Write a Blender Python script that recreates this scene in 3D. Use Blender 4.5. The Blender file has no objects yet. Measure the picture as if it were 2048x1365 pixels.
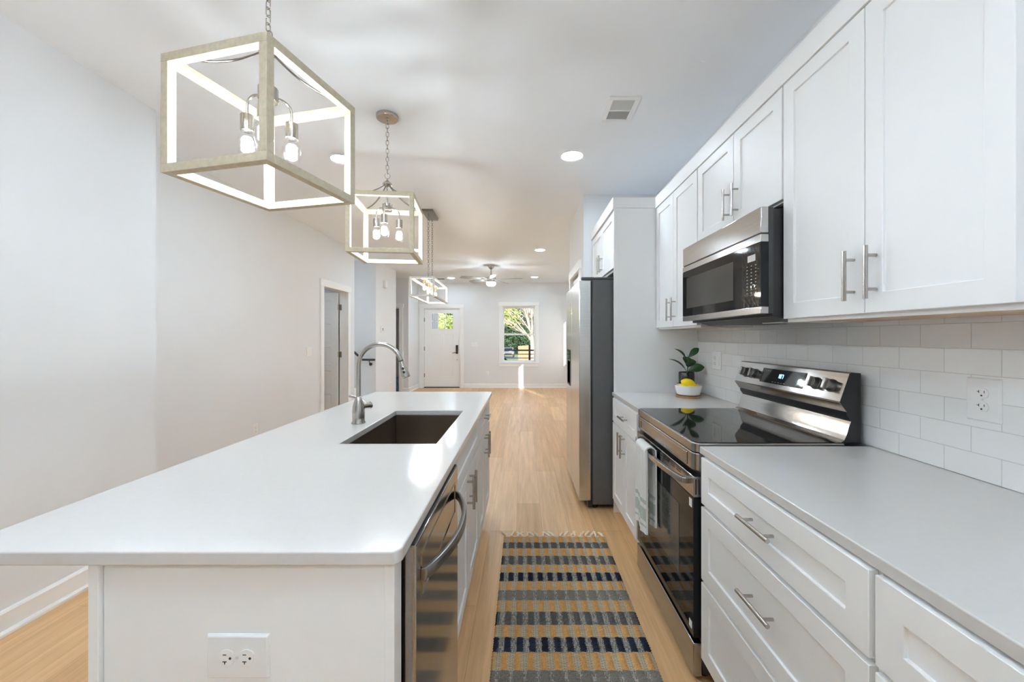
import bpy, bmesh, math, random
from mathutils import Vector, Matrix
C = bpy.context.scene.collection
scene = bpy.context.scene
R = math.radians
PI = math.pi

# ------------------------------------------------------------------ camera, sky, sun, exposure
H = 2.77                                   # ceiling height
cam_d = bpy.data.cameras.new('camera')
cam = bpy.data.objects.new('camera', cam_d)
C.objects.link(cam)
cam.location = (0, 0, 1.331)
cam.rotation_euler = (R(90), 0, 0)
cam_d.sensor_width = 36.0
cam_d.lens = 800 * 36.0 / 2048
cam_d.shift_x = -23 / 2048
cam_d.shift_y = -7.5 / 2048
cam_d.clip_start = 0.05
cam_d.clip_end = 300
scene.camera = cam

world = bpy.data.worlds.new('world')
scene.world = world
world.use_nodes = True
wn = world.node_tree
wn.nodes.clear()
w_out = wn.nodes.new('ShaderNodeOutputWorld')
w_bg = wn.nodes.new('ShaderNodeBackground')
w_sky = wn.nodes.new('ShaderNodeTexSky')
w_sky.sky_type = 'NISHITA'
w_sky.sun_disc = False
w_sky.sun_elevation = R(30)
w_sky.sun_rotation = R(160)
w_sky.air_density = 0.7
w_sky.dust_density = 2.0
w_bg.inputs['Strength'].default_value = 0.4
wn.links.new(w_sky.outputs[0], w_bg.inputs[0])
wn.links.new(w_bg.outputs[0], w_out.inputs[0])

sun_d = bpy.data.lights.new('sun', 'SUN')
sun_d.energy = 6.5
sun_d.angle = R(0.6)
sun_d.color = (1.0, 0.95, 0.88)
sun = bpy.data.objects.new('sun', sun_d)
C.objects.link(sun)
sun.location = (20, -40, 20)
sun.rotation_euler = Vector((-0.313, 0.95, -0.31)).to_track_quat('-Z', 'Y').to_euler()

scene.view_settings.view_transform = 'Standard'
scene.view_settings.look = 'None'
scene.view_settings.gamma = 1
scene.view_settings.exposure = 0.60
scene.view_settings.use_curve_mapping = False
scene.cycles.max_bounces = 12
scene.cycles.diffuse_bounces = 8
scene.cycles.glossy_bounces = 5
scene.cycles.transparent_max_bounces = 16
scene.cycles.sample_clamp_indirect = 8
scene.cycles.caustics_reflective = False
scene.cycles.caustics_refractive = False
LAMP = 2.6

# ------------------------------------------------------------------ materials
def new_mat(name):
    m = bpy.data.materials.new(name)
    m.use_nodes = True
    nt = m.node_tree
    return m, nt, nt.nodes['Principled BSDF']

def coords(nt, scale=(1, 1, 1), rot=(0, 0, 0), loc=(0, 0, 0)):
    g = nt.nodes.new('ShaderNodeNewGeometry')
    mp = nt.nodes.new('ShaderNodeMapping')
    mp.inputs['Scale'].default_value = scale
    mp.inputs['Rotation'].default_value = rot
    mp.inputs['Location'].default_value = loc
    nt.links.new(g.outputs['Position'], mp.inputs['Vector'])
    return mp.outputs[0]

def noise(nt, vec, scale, detail=3, rough=0.5):
    n = nt.nodes.new('ShaderNodeTexNoise')
    n.inputs['Scale'].default_value = scale
    n.inputs['Detail'].default_value = detail
    n.inputs['Roughness'].default_value = rough
    nt.links.new(vec, n.inputs['Vector'])
    return n.outputs[0]

def bump(nt, bsdf, h, strength, dist=0.001):
    b = nt.nodes.new('ShaderNodeBump')
    b.inputs['Strength'].default_value = strength
    b.inputs['Distance'].default_value = dist
    nt.links.new(h, b.inputs['Height'])
    nt.links.new(b.outputs[0], bsdf.inputs['Normal'])

def ramp(nt, fac, c0, c1, p0=0.3, p1=0.7):
    r = nt.nodes.new('ShaderNodeValToRGB')
    r.color_ramp.elements[0].color = (*c0, 1)
    r.color_ramp.elements[1].color = (*c1, 1)
    r.color_ramp.elements[0].position = p0
    r.color_ramp.elements[1].position = p1
    nt.links.new(fac, r.inputs[0])
    return r.outputs[0]

def mat(name, col, rough=0.5, metal=0.0, vary=0.04, nscale=40, bmp=0.0, spec=0.5, stretch=(1, 1, 1), coat=0.0):
    m, nt, b = new_mat(name)
    v = coords(nt, stretch)
    n = noise(nt, v, nscale)
    c0 = tuple(max(0, c * (1 - vary)) for c in col)
    c1 = tuple(min(1, c * (1 + vary)) for c in col)
    nt.links.new(ramp(nt, n, c0, c1), b.inputs['Base Color'])
    b.inputs['Roughness'].default_value = rough
    b.inputs['Metallic'].default_value = metal
    b.inputs['Specular IOR Level'].default_value = spec
    b.inputs['Coat Weight'].default_value = coat
    if bmp:
        bump(nt, b, n, bmp)
    return m

def emit(name, col, strength):
    m, nt, b = new_mat(name)
    v = coords(nt)
    n = noise(nt, v, 5)
    nt.links.new(ramp(nt, n, tuple(c * .97 for c in col), col), b.inputs['Emission Color'])
    b.inputs['Base Color'].default_value = (*col, 1)
    b.inputs['Emission Strength'].default_value = strength
    return m

def see_glass(name, tint=(1, 1, 1), ior=1.35):
    m, nt, b = new_mat(name)
    nt.nodes.remove(b)
    out = nt.nodes['Material Output']
    t = nt.nodes.new('ShaderNodeBsdfTransparent')
    t.inputs[0].default_value = (*tint, 1)
    g = nt.nodes.new('ShaderNodeBsdfGlossy')
    g.inputs['Roughness'].default_value = 0.02
    f = nt.nodes.new('ShaderNodeFresnel')
    f.inputs['IOR'].default_value = ior
    mx = nt.nodes.new('ShaderNodeMixShader')
    gm = nt.nodes.new('ShaderNodeNewGeometry')
    fr = nt.nodes.new('ShaderNodeMath'); fr.operation = 'SUBTRACT'; fr.inputs[0].default_value = 1
    mu = nt.nodes.new('ShaderNodeMath'); mu.operation = 'MULTIPLY'     # reflect once, at the outer face of the sheet
    nt.links.new(gm.outputs['Backfacing'], fr.inputs[1])
    nt.links.new(fr.outputs[0], mu.inputs[0]); nt.links.new(f.outputs[0], mu.inputs[1])
    nt.links.new(mu.outputs[0], mx.inputs[0])
    nt.links.new(t.outputs[0], mx.inputs[1])
    nt.links.new(g.outputs[0], mx.inputs[2])
    nt.links.new(mx.outputs[0], out.inputs[0])
    return m

def wood_floor():
    m, nt, b = new_mat('oak_plank_floor')
    v = coords(nt, rot=(0, 0, R(90)), loc=(0.31, 0.05, 0))
    br = nt.nodes.new('ShaderNodeTexBrick')
    br.offset = 0.37
    br.inputs['Scale'].default_value = 1
    br.inputs['Brick Width'].default_value = 1.22
    br.inputs['Row Height'].default_value = 0.18
    br.inputs['Mortar Size'].default_value = 0.0008
    br.inputs['Mortar Smooth'].default_value = 0.3
    br.inputs['Bias'].default_value = 0.0
    br.inputs['Color1'].default_value = (0.0, 0.0, 0.0, 1)
    br.inputs['Color2'].default_value = (1, 1, 1, 1)
    br.inputs['Mortar'].default_value = (0.5, 0.5, 0.5, 1)
    nt.links.new(v, br.inputs['Vector'])
    tone = ramp(nt, br.outputs['Color'], (0.675, 0.415, 0.205), (0.81, 0.53, 0.285), 0, 1)
    g1 = noise(nt, coords(nt, (28, 1.3, 28)), 1.0, 5, 0.6)
    g2 = noise(nt, coords(nt, (90, 3.0, 90)), 1.0, 3, 0.6)
    grain = ramp(nt, g1, (0.80, 0.77, 0.73), (1.08, 1.08, 1.08), 0.3, 0.7)
    grain2 = ramp(nt, g2, (0.94, 0.93, 0.92), (1.03, 1.03, 1.03), 0.35, 0.65)
    def mul(a, c):
        x = nt.nodes.new('ShaderNodeMix')
        x.data_type = 'RGBA'
        x.blend_type = 'MULTIPLY'
        x.inputs[0].default_value = 1
        nt.links.new(a, x.inputs[6])
        nt.links.new(c, x.inputs[7])
        return x.outputs[2]
    col = mul(mul(tone, grain), grain2)
    seam = nt.nodes.new('ShaderNodeMix')
    seam.data_type = 'RGBA'
    nt.links.new(br.outputs['Fac'], seam.inputs[0])
    nt.links.new(col, seam.inputs[6])
    seam.inputs[7].default_value = (0.33, 0.20, 0.10, 1)
    nt.links.new(seam.outputs[2], b.inputs['Base Color'])
    b.inputs['Roughness'].default_value = 0.38
    b.inputs['Specular IOR Level'].default_value = 0.4
    bump(nt, b, g2, 0.06)
    return m

def tile_mat():
    m, nt, b = new_mat('white_subway_tile')
    g = nt.nodes.new('ShaderNodeNewGeometry')
    sx = nt.nodes.new('ShaderNodeSeparateXYZ')
    nt.links.new(g.outputs['Position'], sx.inputs[0])
    cx = nt.nodes.new('ShaderNodeCombineXYZ')
    ay = nt.nodes.new('ShaderNodeMath'); ay.operation = 'ADD'; ay.inputs[1].default_value = 0.028
    az = nt.nodes.new('ShaderNodeMath'); az.operation = 'ADD'; az.inputs[1].default_value = -0.915 + 0.0764 * 12
    nt.links.new(sx.outputs['Y'], ay.inputs[0]); nt.links.new(sx.outputs['Z'], az.inputs[0])
    nt.links.new(ay.outputs[0], cx.inputs['X']); nt.links.new(az.outputs[0], cx.inputs['Y'])
    br = nt.nodes.new('ShaderNodeTexBrick')
    br.offset = 0.5
    br.inputs['Scale'].default_value = 1
    br.inputs['Brick Width'].default_value = 0.1515
    br.inputs['Row Height'].default_value = 0.0764
    br.inputs['Mortar Size'].default_value = 0.0013
    br.inputs['Mortar Smooth'].default_value = 0.4
    br.inputs['Color1'].default_value = (0.84, 0.845, 0.845, 1)
    br.inputs['Color2'].default_value = (0.87, 0.875, 0.875, 1)
    br.inputs['Mortar'].default_value = (0.66, 0.66, 0.655, 1)
    nt.links.new(cx.outputs[0], br.inputs['Vector'])
    nt.links.new(br.outputs['Color'], b.inputs['Base Color'])
    b.inputs['Roughness'].default_value = 0.10
    inv = nt.nodes.new('ShaderNodeMath'); inv.operation = 'SUBTRACT'; inv.inputs[0].default_value = 1
    nt.links.new(br.outputs['Fac'], inv.inputs[1])
    bump(nt, b, inv.outputs[0], 0.5, 0.0015)
    return m

def weave_mat(name, c1, c2, dark, bw, rh, ms):
    m, nt, b = new_mat(name)
    br = nt.nodes.new('ShaderNodeTexBrick')
    br.offset = 0.5
    br.inputs['Scale'].default_value = 1
    br.inputs['Brick Width'].default_value = bw
    br.inputs['Row Height'].default_value = rh
    br.inputs['Mortar Size'].default_value = ms
    br.inputs['Color1'].default_value = (*c1, 1)
    br.inputs['Color2'].default_value = (*c2, 1)
    br.inputs['Mortar'].default_value = (*dark, 1)
    nt.links.new(coords(nt), br.inputs['Vector'])
    nt.links.new(br.outputs['Color'], b.inputs['Base Color'])
    b.inputs['Roughness'].default_value = 0.95
    b.inputs['Specular IOR Level'].default_value = 0.1
    return m

def brushed(name, col, rough, stretch, bmp=0.02, metal=1.0):
    m, nt, b = new_mat(name)
    n = noise(nt, coords(nt, stretch), 1.0, 2)
    nt.links.new(ramp(nt, n, tuple(c * .94 for c in col), tuple(min(1, c * 1.06) for c in col)), b.inputs['Base Color'])
    b.inputs['Metallic'].default_value = metal
    b.inputs['Roughness'].default_value = rough
    if bmp:
        bump(nt, b, n, bmp, 0.0005)
    return m

M = {}
M['wall'] = mat('white_wall_paint', (0.768, 0.780, 0.800), 0.85, nscale=3, vary=0.006, spec=0.25)
M['ceil'] = mat('white_ceiling_paint', (0.888, 0.922, 0.965), 0.9, nscale=3, vary=0.006, spec=0.2)
M['trim'] = mat('white_trim_paint', (0.86, 0.865, 0.872), 0.4, nscale=6, vary=0.006)
M['cab'] = mat('white_cabinet_lacquer', (0.86, 0.862, 0.865), 0.42, nscale=6, vary=0.006, spec=0.4)
M['quartz'] = mat('white_quartz', (0.61, 0.59, 0.572), 0.16, nscale=60, vary=0.012)
M['floor'] = wood_floor()
M['tile'] = tile_mat()
M['steel'] = brushed('stainless_steel', (0.60, 0.585, 0.565), 0.22, (6, 6, 500))
M['steel_m'] = brushed('microwave_steel', (0.54, 0.53, 0.515), 0.20, (300, 4, 300))
M['steel_h'] = brushed('stainless_steel_horizontal', (0.40, 0.39, 0.38), 0.24, (300, 4, 300))
M['steel_mirror'] = brushed('polished_steel', (0.66, 0.64, 0.62), 0.12, (200, 3, 200), 0.0)
M['steel_dark'] = brushed('dark_stainless', (0.36, 0.335, 0.315), 0.13, (200, 4, 200), 0.01)
M['nickel'] = brushed('brushed_nickel', (0.50, 0.475, 0.445), 0.24, (120, 120, 120))
M['nickel_dark'] = brushed('dark_nickel', (0.27, 0.25, 0.23), 0.28, (120, 120, 120))
M['fridge_side'] = mat('grey_appliance_paint', (0.095, 0.095, 0.097), 0.42, nscale=30)
M['blackglass'] = mat('black_glass', (0.012, 0.012, 0.013), 0.045, nscale=8, vary=0.05, spec=0.6)
M['mwglass'] = mat('black_oven_glass', (0.010, 0.010, 0.011), 0.05, nscale=8, vary=0.05, spec=0.22)
M['black'] = mat('black_plastic', (0.014, 0.014, 0.016), 0.38, nscale=60)
M['darkgrey'] = mat('dark_grey_plastic', (0.032, 0.032, 0.034), 0.45, nscale=60)
M['knob'] = brushed('knob_metal', (0.24, 0.235, 0.23), 0.30, (150, 150, 150))
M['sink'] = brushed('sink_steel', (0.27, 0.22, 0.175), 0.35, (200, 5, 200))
M['cage'] = mat('champagne_wood_finish', (0.53, 0.46, 0.335), 0.5, nscale=1, vary=0.10, stretch=(60, 60, 60))
M['chand'] = mat('silver_wood_finish', (0.58, 0.55, 0.50), 0.45, nscale=1, vary=0.10, stretch=(60, 60, 60))
M['brass'] = brushed('warm_brass', (0.72, 0.52, 0.30), 0.25, (100, 100, 100))
M['hinge'] = brushed('hinge_metal', (0.48, 0.40, 0.31), 0.35, (100, 100, 100))
M['bulbglass'] = see_glass('clear_bulb_glass', ior=1.30)
M['pane'] = see_glass('window_pane_glass', (0.97, 0.98, 0.98))
M['filament'] = emit('lit_filament', (0.86, 0.945, 1.0), 64 * LAMP)
M['filament_warm'] = emit('lit_warm_filament', (1.0, 0.93, 0.82), 60 * LAMP)
M['diffuser'] = emit('lit_diffuser', (0.785, 0.912, 1.0), 170 * LAMP)
M['fanlight'] = emit('lit_frosted_dome', (0.86, 0.945, 1.0), 45 * LAMP)
M['blue_led'] = emit('blue_clock_digits', (0.15, 0.55, 1.0), 6)
M['plastic'] = mat('white_plastic', (0.83, 0.83, 0.83), 0.35, nscale=20, vary=0.01)
M['plastic_grey'] = mat('pale_grey_plastic', (0.70, 0.70, 0.70), 0.4, nscale=20, vary=0.01)
M['slot'] = mat('dark_slot', (0.02, 0.02, 0.02), 0.6)
M['maple'] = mat('bare_maple', (0.60, 0.42, 0.28), 0.6, nscale=1, vary=0.10, stretch=(40, 3, 40))
M['acacia'] = mat('acacia_wood', (0.42, 0.22, 0.10), 0.5, nscale=1, vary=0.2, stretch=(20, 90, 90))
M['ceramic'] = mat('white_ceramic', (0.86, 0.86, 0.86), 0.18, nscale=30, vary=0.01)
M['pot'] = mat('black_ceramic', (0.013, 0.013, 0.015), 0.25, nscale=30)
M['soil'] = mat('potting_soil', (0.03, 0.02, 0.015), 0.95, nscale=200, vary=0.4, bmp=0.6)
M['lemon'] = mat('lemon_peel', (0.90, 0.68, 0.015), 0.35, nscale=260, vary=0.05, bmp=0.25)
M['leaf'] = mat('rubber_leaf', (0.018, 0.065, 0.018), 0.35, nscale=30, vary=0.35)
M['stem'] = mat('plant_stem', (0.10, 0.16, 0.05), 0.5, nscale=60, vary=0.2)
M['towel'] = mat('white_towel_cloth', (0.80, 0.80, 0.78), 0.95, nscale=500, vary=0.08, bmp=0.5, spec=0.1)
M['towel_stripe'] = mat('sage_towel_stripe', (0.50, 0.55, 0.52), 0.95, nscale=500, vary=0.08, bmp=0.5, spec=0.1)
M['rail'] = mat('black_handrail_paint', (0.012, 0.012, 0.013), 0.4, nscale=60)
M['blue'] = mat('blue_tarp', (0.10, 0.26, 0.55), 0.5, nscale=20, vary=0.2)
M['sticker'] = mat('white_sticker', (0.8, 0.8, 0.8), 0.5, vary=0.02)
M['print'] = mat('pale_print', (0.35, 0.35, 0.36), 0.5)
M['meshwin'] = mat('smoked_oven_window', (0.070, 0.067, 0.062), 0.10, nscale=300, vary=0.06, spec=0.3)
M['film'] = see_glass('protective_film', (0.86, 0.85, 0.84))
M['yarn_tan'] = mat('tan_yarn', (0.53, 0.275, 0.095), 0.95, nscale=220, vary=0.28, bmp=0.7, spec=0.05)
M['yarn_slate'] = mat('slate_yarn', (0.088, 0.085, 0.083), 0.95, nscale=220, vary=0.35, bmp=0.7, spec=0.05)
M['yarn_navy'] = mat('navy_yarn', (0.014, 0.017, 0.028), 0.95, nscale=220, vary=0.4, bmp=0.7, spec=0.05)
M['yarn_grey'] = mat('grey_yarn', (0.175, 0.158, 0.135), 0.95, nscale=220, vary=0.35, bmp=0.7, spec=0.05)
M['weave_warm'] = weave_mat('warm_rug_weave', (0.52, 0.46, 0.36), (0.50, 0.36, 0.20), (0.07, 0.065, 0.06), 0.022, 0.0060, 0.0007)
M['weave_cool'] = weave_mat('cool_rug_weave', (0.47, 0.425, 0.36), (0.115, 0.11, 0.105), (0.09, 0.085, 0.08), 0.0042, 0.011, 0.0005)
M['fringe'] = mat('cream_cotton', (0.82, 0.72, 0.56), 0.95, nscale=300, vary=0.12, bmp=0.5, spec=0.05)
M['fanblade'] = mat('grey_fan_blade', (0.33, 0.32, 0.31), 0.45, nscale=1, vary=0.08, stretch=(60, 60, 60))
# outdoors
M['grass'] = mat('lawn_grass', (0.19, 0.25, 0.07), 0.95, nscale=4, vary=0.4)
M['road'] = mat('asphalt', (0.20, 0.20, 0.20), 0.9, nscale=30, vary=0.15)
M['deck'] = mat('porch_boards', (0.35, 0.34, 0.32), 0.7, nscale=8, vary=0.15)
M['bark_white'] = mat('pale_bark', (0.33, 0.275, 0.22), 0.9, nscale=8, vary=0.2)
M['bark'] = mat('brown_bark', (0.12, 0.085, 0.06), 0.9, nscale=10, vary=0.3)
M['leaf_dark'] = mat('dark_foliage', (0.022, 0.055, 0.020), 0.7, nscale=1.2, vary=0.6)
M['leaf_mid'] = mat('green_foliage', (0.07, 0.13, 0.035), 0.7, nscale=1.2, vary=0.5)
M['leaf_yellow'] = mat('yellow_green_foliage', (0.26, 0.32, 0.06), 0.7, nscale=1.5, vary=0.5)
M['fence'] = mat('cedar_fence', (0.22, 0.165, 0.10), 0.85, nscale=2, vary=0.2, stretch=(8, 1, 1))
M['siding'] = mat('grey_siding', (0.022, 0.026, 0.038), 0.8, nscale=4, vary=0.05)
M['batten'] = mat('pale_batten_paint', (0.11, 0.12, 0.14), 0.7, vary=0.05)
M['roof'] = mat('roof_shingle', (0.10, 0.10, 0.11), 0.9, nscale=20, vary=0.2)
M['car'] = mat('silver_car_paint', (0.30, 0.31, 0.33), 0.25, metal=0.5, nscale=10, coat=0.5)
M['carglass'] = mat('car_glass', (0.02, 0.025, 0.03), 0.05)
M['tyre'] = mat('tyre_rubber', (0.02, 0.02, 0.02), 0.8)

# ------------------------------------------------------------------ object helpers
ORG = {}
def props(o, label=None, cat=None, group=None, kind=None):
    if label: o['label'] = label
    if cat: o['category'] = cat
    if group: o['group'] = group
    if kind: o['kind'] = kind
    return o

def thing(name, label, cat, loc=(0, 0, 0), group=None, local=False, rotz=0, kind=None):
    o = bpy.data.objects.new(name, None)
    o.empty_display_size = 0.05
    C.objects.link(o)
    o.location = loc
    o.rotation_euler = (0, 0, rotz)
    ORG[o.name] = Vector((0, 0, 0)) if local else Vector(loc)
    return props(o, label, cat, group, kind)

class MB:
    def __init__(s):
        s.v = []; s.f = []; s.mi = []
    def add(s, vs, fs, m=0):
        b = len(s.v)
        s.v += [tuple(p) for p in vs]
        for f in fs:
            s.f.append([b + i for i in f]); s.mi.append(m)
        return s
    def box(s, x0, x1, y0, y1, z0, z1, m=0):
        x0, x1 = min(x0, x1), max(x0, x1); y0, y1 = min(y0, y1), max(y0, y1); z0, z1 = min(z0, z1), max(z0, z1)
        return s.add([(x0, y0, z0), (x1, y0, z0), (x1, y1, z0), (x0, y1, z0), (x0, y0, z1), (x1, y0, z1), (x1, y1, z1), (x0, y1, z1)],
                     [(0, 3, 2, 1), (4, 5, 6, 7), (0, 1, 5, 4), (1, 2, 6, 5), (2, 3, 7, 6), (3, 0, 4, 7)], m)
    def prism(s, pts, axis, a0, a1, m=0):
        def P(u, v, a):
            return {'x': (a, u, v), 'y': (u, a, v), 'z': (u, v, a)}[axis]
        n = len(pts)
        vs = [P(u, v, a0) for u, v in pts] + [P(u, v, a1) for u, v in pts]
        fs = [tuple(range(n))[::-1], tuple(range(n, 2 * n))]
        fs += [(i, (i + 1) % n, n + (i + 1) % n, n + i) for i in range(n)]
        return s.add(vs, fs, m)
    def frame(s, p0, p1):
        d = (Vector(p1) - Vector(p0)).normalized()
        a = Vector((0, 0, 1)) if abs(d.z) < 0.9 else Vector((1, 0, 0))
        u = d.cross(a).normalized()
        return u, d.cross(u).normalized()
    def cyl(s, p0, p1, r0, r1=None, n=16, m=0):
        r1 = r0 if r1 is None else r1
        u, w = s.frame(p0, p1)
        p0, p1 = Vector(p0), Vector(p1)
        vs = []
        for p, r in ((p0, r0), (p1, r1)):
            for i in range(n):
                a = 2 * PI * i / n
                vs.append(p + (u * math.cos(a) + w * math.sin(a)) * r)
        fs = [(i, (i + 1) % n, n + (i + 1) % n, n + i) for i in range(n)]
        fs += [tuple(range(n))[::-1], tuple(range(n, 2 * n))]
        return s.add(vs, fs, m)
    def tube(s, path, r, n=10, closed=False, m=0, flat=1.0):
        path = [Vector(p) for p in path]
        k = len(path)
        rs = r if isinstance(r, (list, tuple)) else [r] * k
        vs = []; u = None
        for i, p in enumerate(path):
            a = path[(i - 1) % k] if (closed or i > 0) else p
            b = path[(i + 1) % k] if (closed or i < k - 1) else p
            t = (b - a).normalized()
            if u is None:
                q = Vector((0, 0, 1)) if abs(t.z) < 0.9 else Vector((1, 0, 0))
                u = t.cross(q).normalized()
            else:
                u = (u - t * u.dot(t)).normalized()
            w = t.cross(u)
            for j in range(n):
                an = 2 * PI * j / n
                vs.append(p + (u * math.cos(an) + w * math.sin(an) * flat) * rs[i])
        fs = []
        for i in range(k if closed else k - 1):
            i2 = (i + 1) % k
            fs += [(i * n + j, i * n + (j + 1) % n, i2 * n + (j + 1) % n, i2 * n + j) for j in range(n)]
        if not closed:
            fs += [tuple(range(n))[::-1], tuple(range((k - 1) * n, k * n))]
        return s.add(vs, fs, m)
    def lathe(s, prof, c, n=24, m=0, R3=None):
        vs = []; k = len(prof)
        for r, z in prof:
            for j in range(n):
                a = 2 * PI * j / n
                p = Vector((r * math.cos(a), r * math.sin(a), z))
                if R3: p = R3 @ p
                vs.append(p + Vector(c))
        fs = []
        for i in range(k - 1):
            fs += [(i * n + j, i * n + (j + 1) % n, (i + 1) * n + (j + 1) % n, (i + 1) * n + j) for j in range(n)]
        if prof[0][0] > 1e-6: fs.append(tuple(range(n))[::-1])
        if prof[-1][0] > 1e-6: fs.append(tuple(range((k - 1) * n, k * n)))
        return s.add(vs, fs, m)
    def sphere(s, c, r, nu=16, nv=10, m=0):
        r = r if isinstance(r, (list, tuple)) else (r, r, r)
        pr = [(max(1e-5, math.sin(PI * i / nv)), -math.cos(PI * i / nv)) for i in range(nv + 1)]
        return s.lathe(pr, c, nu, m, Matrix.Diagonal(Vector(r)))
    def relief(s, o, U, V, N, us, vs, hm, m=0):
        o, U, V, N = Vector(o), Vector(U), Vector(V), Vector(N)
        def P(u, v, h): return o + U * u + V * v + N * h
        nu, nv = len(us) - 1, len(vs) - 1
        g = {}
        for i in range(nu):
            for j in range(nv):
                g[i, j] = hm(i, j)
        def q(a, b, c, d): s.add([a, b, c, d], [(0, 1, 2, 3)], m)
        for (i, j), h in g.items():
            if h is None: continue
            u0, u1, v0, v1 = us[i], us[i + 1], vs[j], vs[j + 1]
            q(P(u0, v0, h), P(u1, v0, h), P(u1, v1, h), P(u0, v1, h))
            q(P(u0, v0, 0), P(u0, v1, 0), P(u1, v1, 0), P(u1, v0, 0))
            for (di, dj, a, b) in ((-1, 0, (u0, v1), (u0, v0)), (1, 0, (u1, v0), (u1, v1)), (0, -1, (u0, v0), (u1, v0)), (0, 1, (u1, v1), (u0, v1))):
                h2 = g.get((i + di, j + dj))
                h2 = 0 if h2 is None else h2
                if h2 < h - 1e-9:
                    q(P(*a, h2), P(*b, h2), P(*b, h), P(*a, h))
        return s
    def build(s, name, m, parent=None, bevel=0.0, seg=2, smooth=True, ang=40, weld=False, kind=None, label=None, recalc=True):
        org = ORG[parent.name] if parent else Vector((0, 0, 0))
        me = bpy.data.meshes.new(name)
        me.from_pydata([tuple(Vector(p) - org) for p in s.v], [], s.f)
        mats = m if isinstance(m, (list, tuple)) else [m]
        for x in mats: me.materials.append(x)
        me.polygons.foreach_set('material_index', s.mi)
        bm = bmesh.new(); bm.from_mesh(me)
        if weld: bmesh.ops.remove_doubles(bm, verts=bm.verts, dist=1e-5)
        if recalc: bmesh.ops.recalc_face_normals(bm, faces=bm.faces)
        bm.to_mesh(me); bm.free()
        if smooth:
            me.polygons.foreach_set('use_smooth', [True] * len(me.polygons))
            me.set_sharp_from_angle(angle=R(ang))
        me.update()
        o = bpy.data.objects.new(name, me)
        C.objects.link(o)
        if parent:
            o.parent = parent; ORG[o.name] = org
        else:
            ORG[o.name] = Vector((0, 0, 0))
        if bevel:
            md = o.modifiers.new('bevel', 'BEVEL')
            md.width = bevel; md.segments = seg; md.limit_method = 'ANGLE'; md.angle_limit = R(40)
        if kind: o['kind'] = kind
        if label: o['label'] = label
        return o

def box(name, m, parent, *b, bevel=0.0, **k):
    return MB().box(*b).build(name, m, parent, bevel=bevel, **k)

def struct(name, mb, m, **k):
    return mb.build(name, m, None, kind='structure', **k)

def copy_tree(o, parent=None):
    c = o.copy(); C.objects.link(c)
    if parent: c.parent = parent
    ORG[c.name] = ORG.get(o.name, Vector((0, 0, 0)))
    for ch in list(o.children): copy_tree(ch, c)
    return c

def wallmesh(o, U, N, width, height, t, holes):
    """a wall: U along, Z up, N thickness direction; holes (u0,u1,z0,z1)"""
    us = sorted({0, width, *[h[0] for h in holes], *[h[1] for h in holes]})
    vs = sorted({0, height, *[h[2] for h in holes], *[h[3] for h in holes]})
    def hm(i, j):
        uc, vc = (us[i] + us[i + 1]) / 2, (vs[j] + vs[j + 1]) / 2
        for h in holes:
            if h[0] < uc < h[1] and h[2] < vc < h[3]: return None
        return t
    return MB().relief(o, U, (0, 0, 1), N, us, vs, hm)

def panel_front(xf, nx, y0, y1, z0, z1, t=0.02, rail=0.057, rec=0.008):
    us = [y0, y0 + rail, y1 - rail, y1]; vs = [z0, z0 + rail, z1 - rail, z1]
    return MB().relief((xf - nx * t, 0, 0), (0, 1, 0), (0, 0, 1), (nx, 0, 0), us, vs,
                       lambda i, j: t - rec if (i == 1 and j == 1) else t)

def pull(parent, c, axis, nx, length=0.152, m=None):
    """bar pull: bar through c along axis ('y' or 'z'), posts running back along -nx by 0.030"""
    c = Vector(c); a = Vector((0, 1, 0)) if axis == 'y' else Vector((0, 0, 1))
    mb = MB()
    mb.cyl(c - a * length / 2, c + a * length / 2, 0.0062, n=14)
    for s in (-1, 1):
        p = c + a * s * length * 0.32
        mb.cyl(p, p + Vector((-nx * 0.0315, 0, 0)), 0.0046, n=10)
    return mb.build('handle', m or M['nickel'], parent, label='brushed nickel bar handle')

# ------------------------------------------------------------------ room shell
XR = 1.335; XL = -2.33; XL2 = -2.77; YF = 10.51; YB = -2.4
X, Y, Z = (1, 0, 0), (0, 1, 0), (0, 0, 1)
NX, NY = (-1, 0, 0), (0, -1, 0)
struct('floor', MB().box(-5.6, XR + 0.15, YB - 0.15, YF + 0.05, -0.06, 0), M['floor'], bevel=0)
struct('ceiling', MB().box(-5.75, XR + 0.15, YB - 0.15, YF + 0.15, H, H + 0.08), M['ceil'])
# right wall with two living-room windows
struct('wall_right', wallmesh((XR, YB, 0), Y, X, YF - YB, H, 0.15,
       [(5.645 - YB, 6.46 - YB, 0.80, 2.12), (9.20 - YB, 9.89 - YB, 0.80, 2.12)]), M['wall'], weld=True)
# far wall with front door and window
struct('wall_far', wallmesh((-5.75, YF, 0), X, Y, XR + 0.15 + 5.75, H, 0.15,
       [(-2.645 + 5.75, -1.655 + 5.75, 0, 2.10), (-0.56 + 5.75, 0.32 + 5.75, 0.655, 2.16)]), M['wall'], weld=True)
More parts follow.
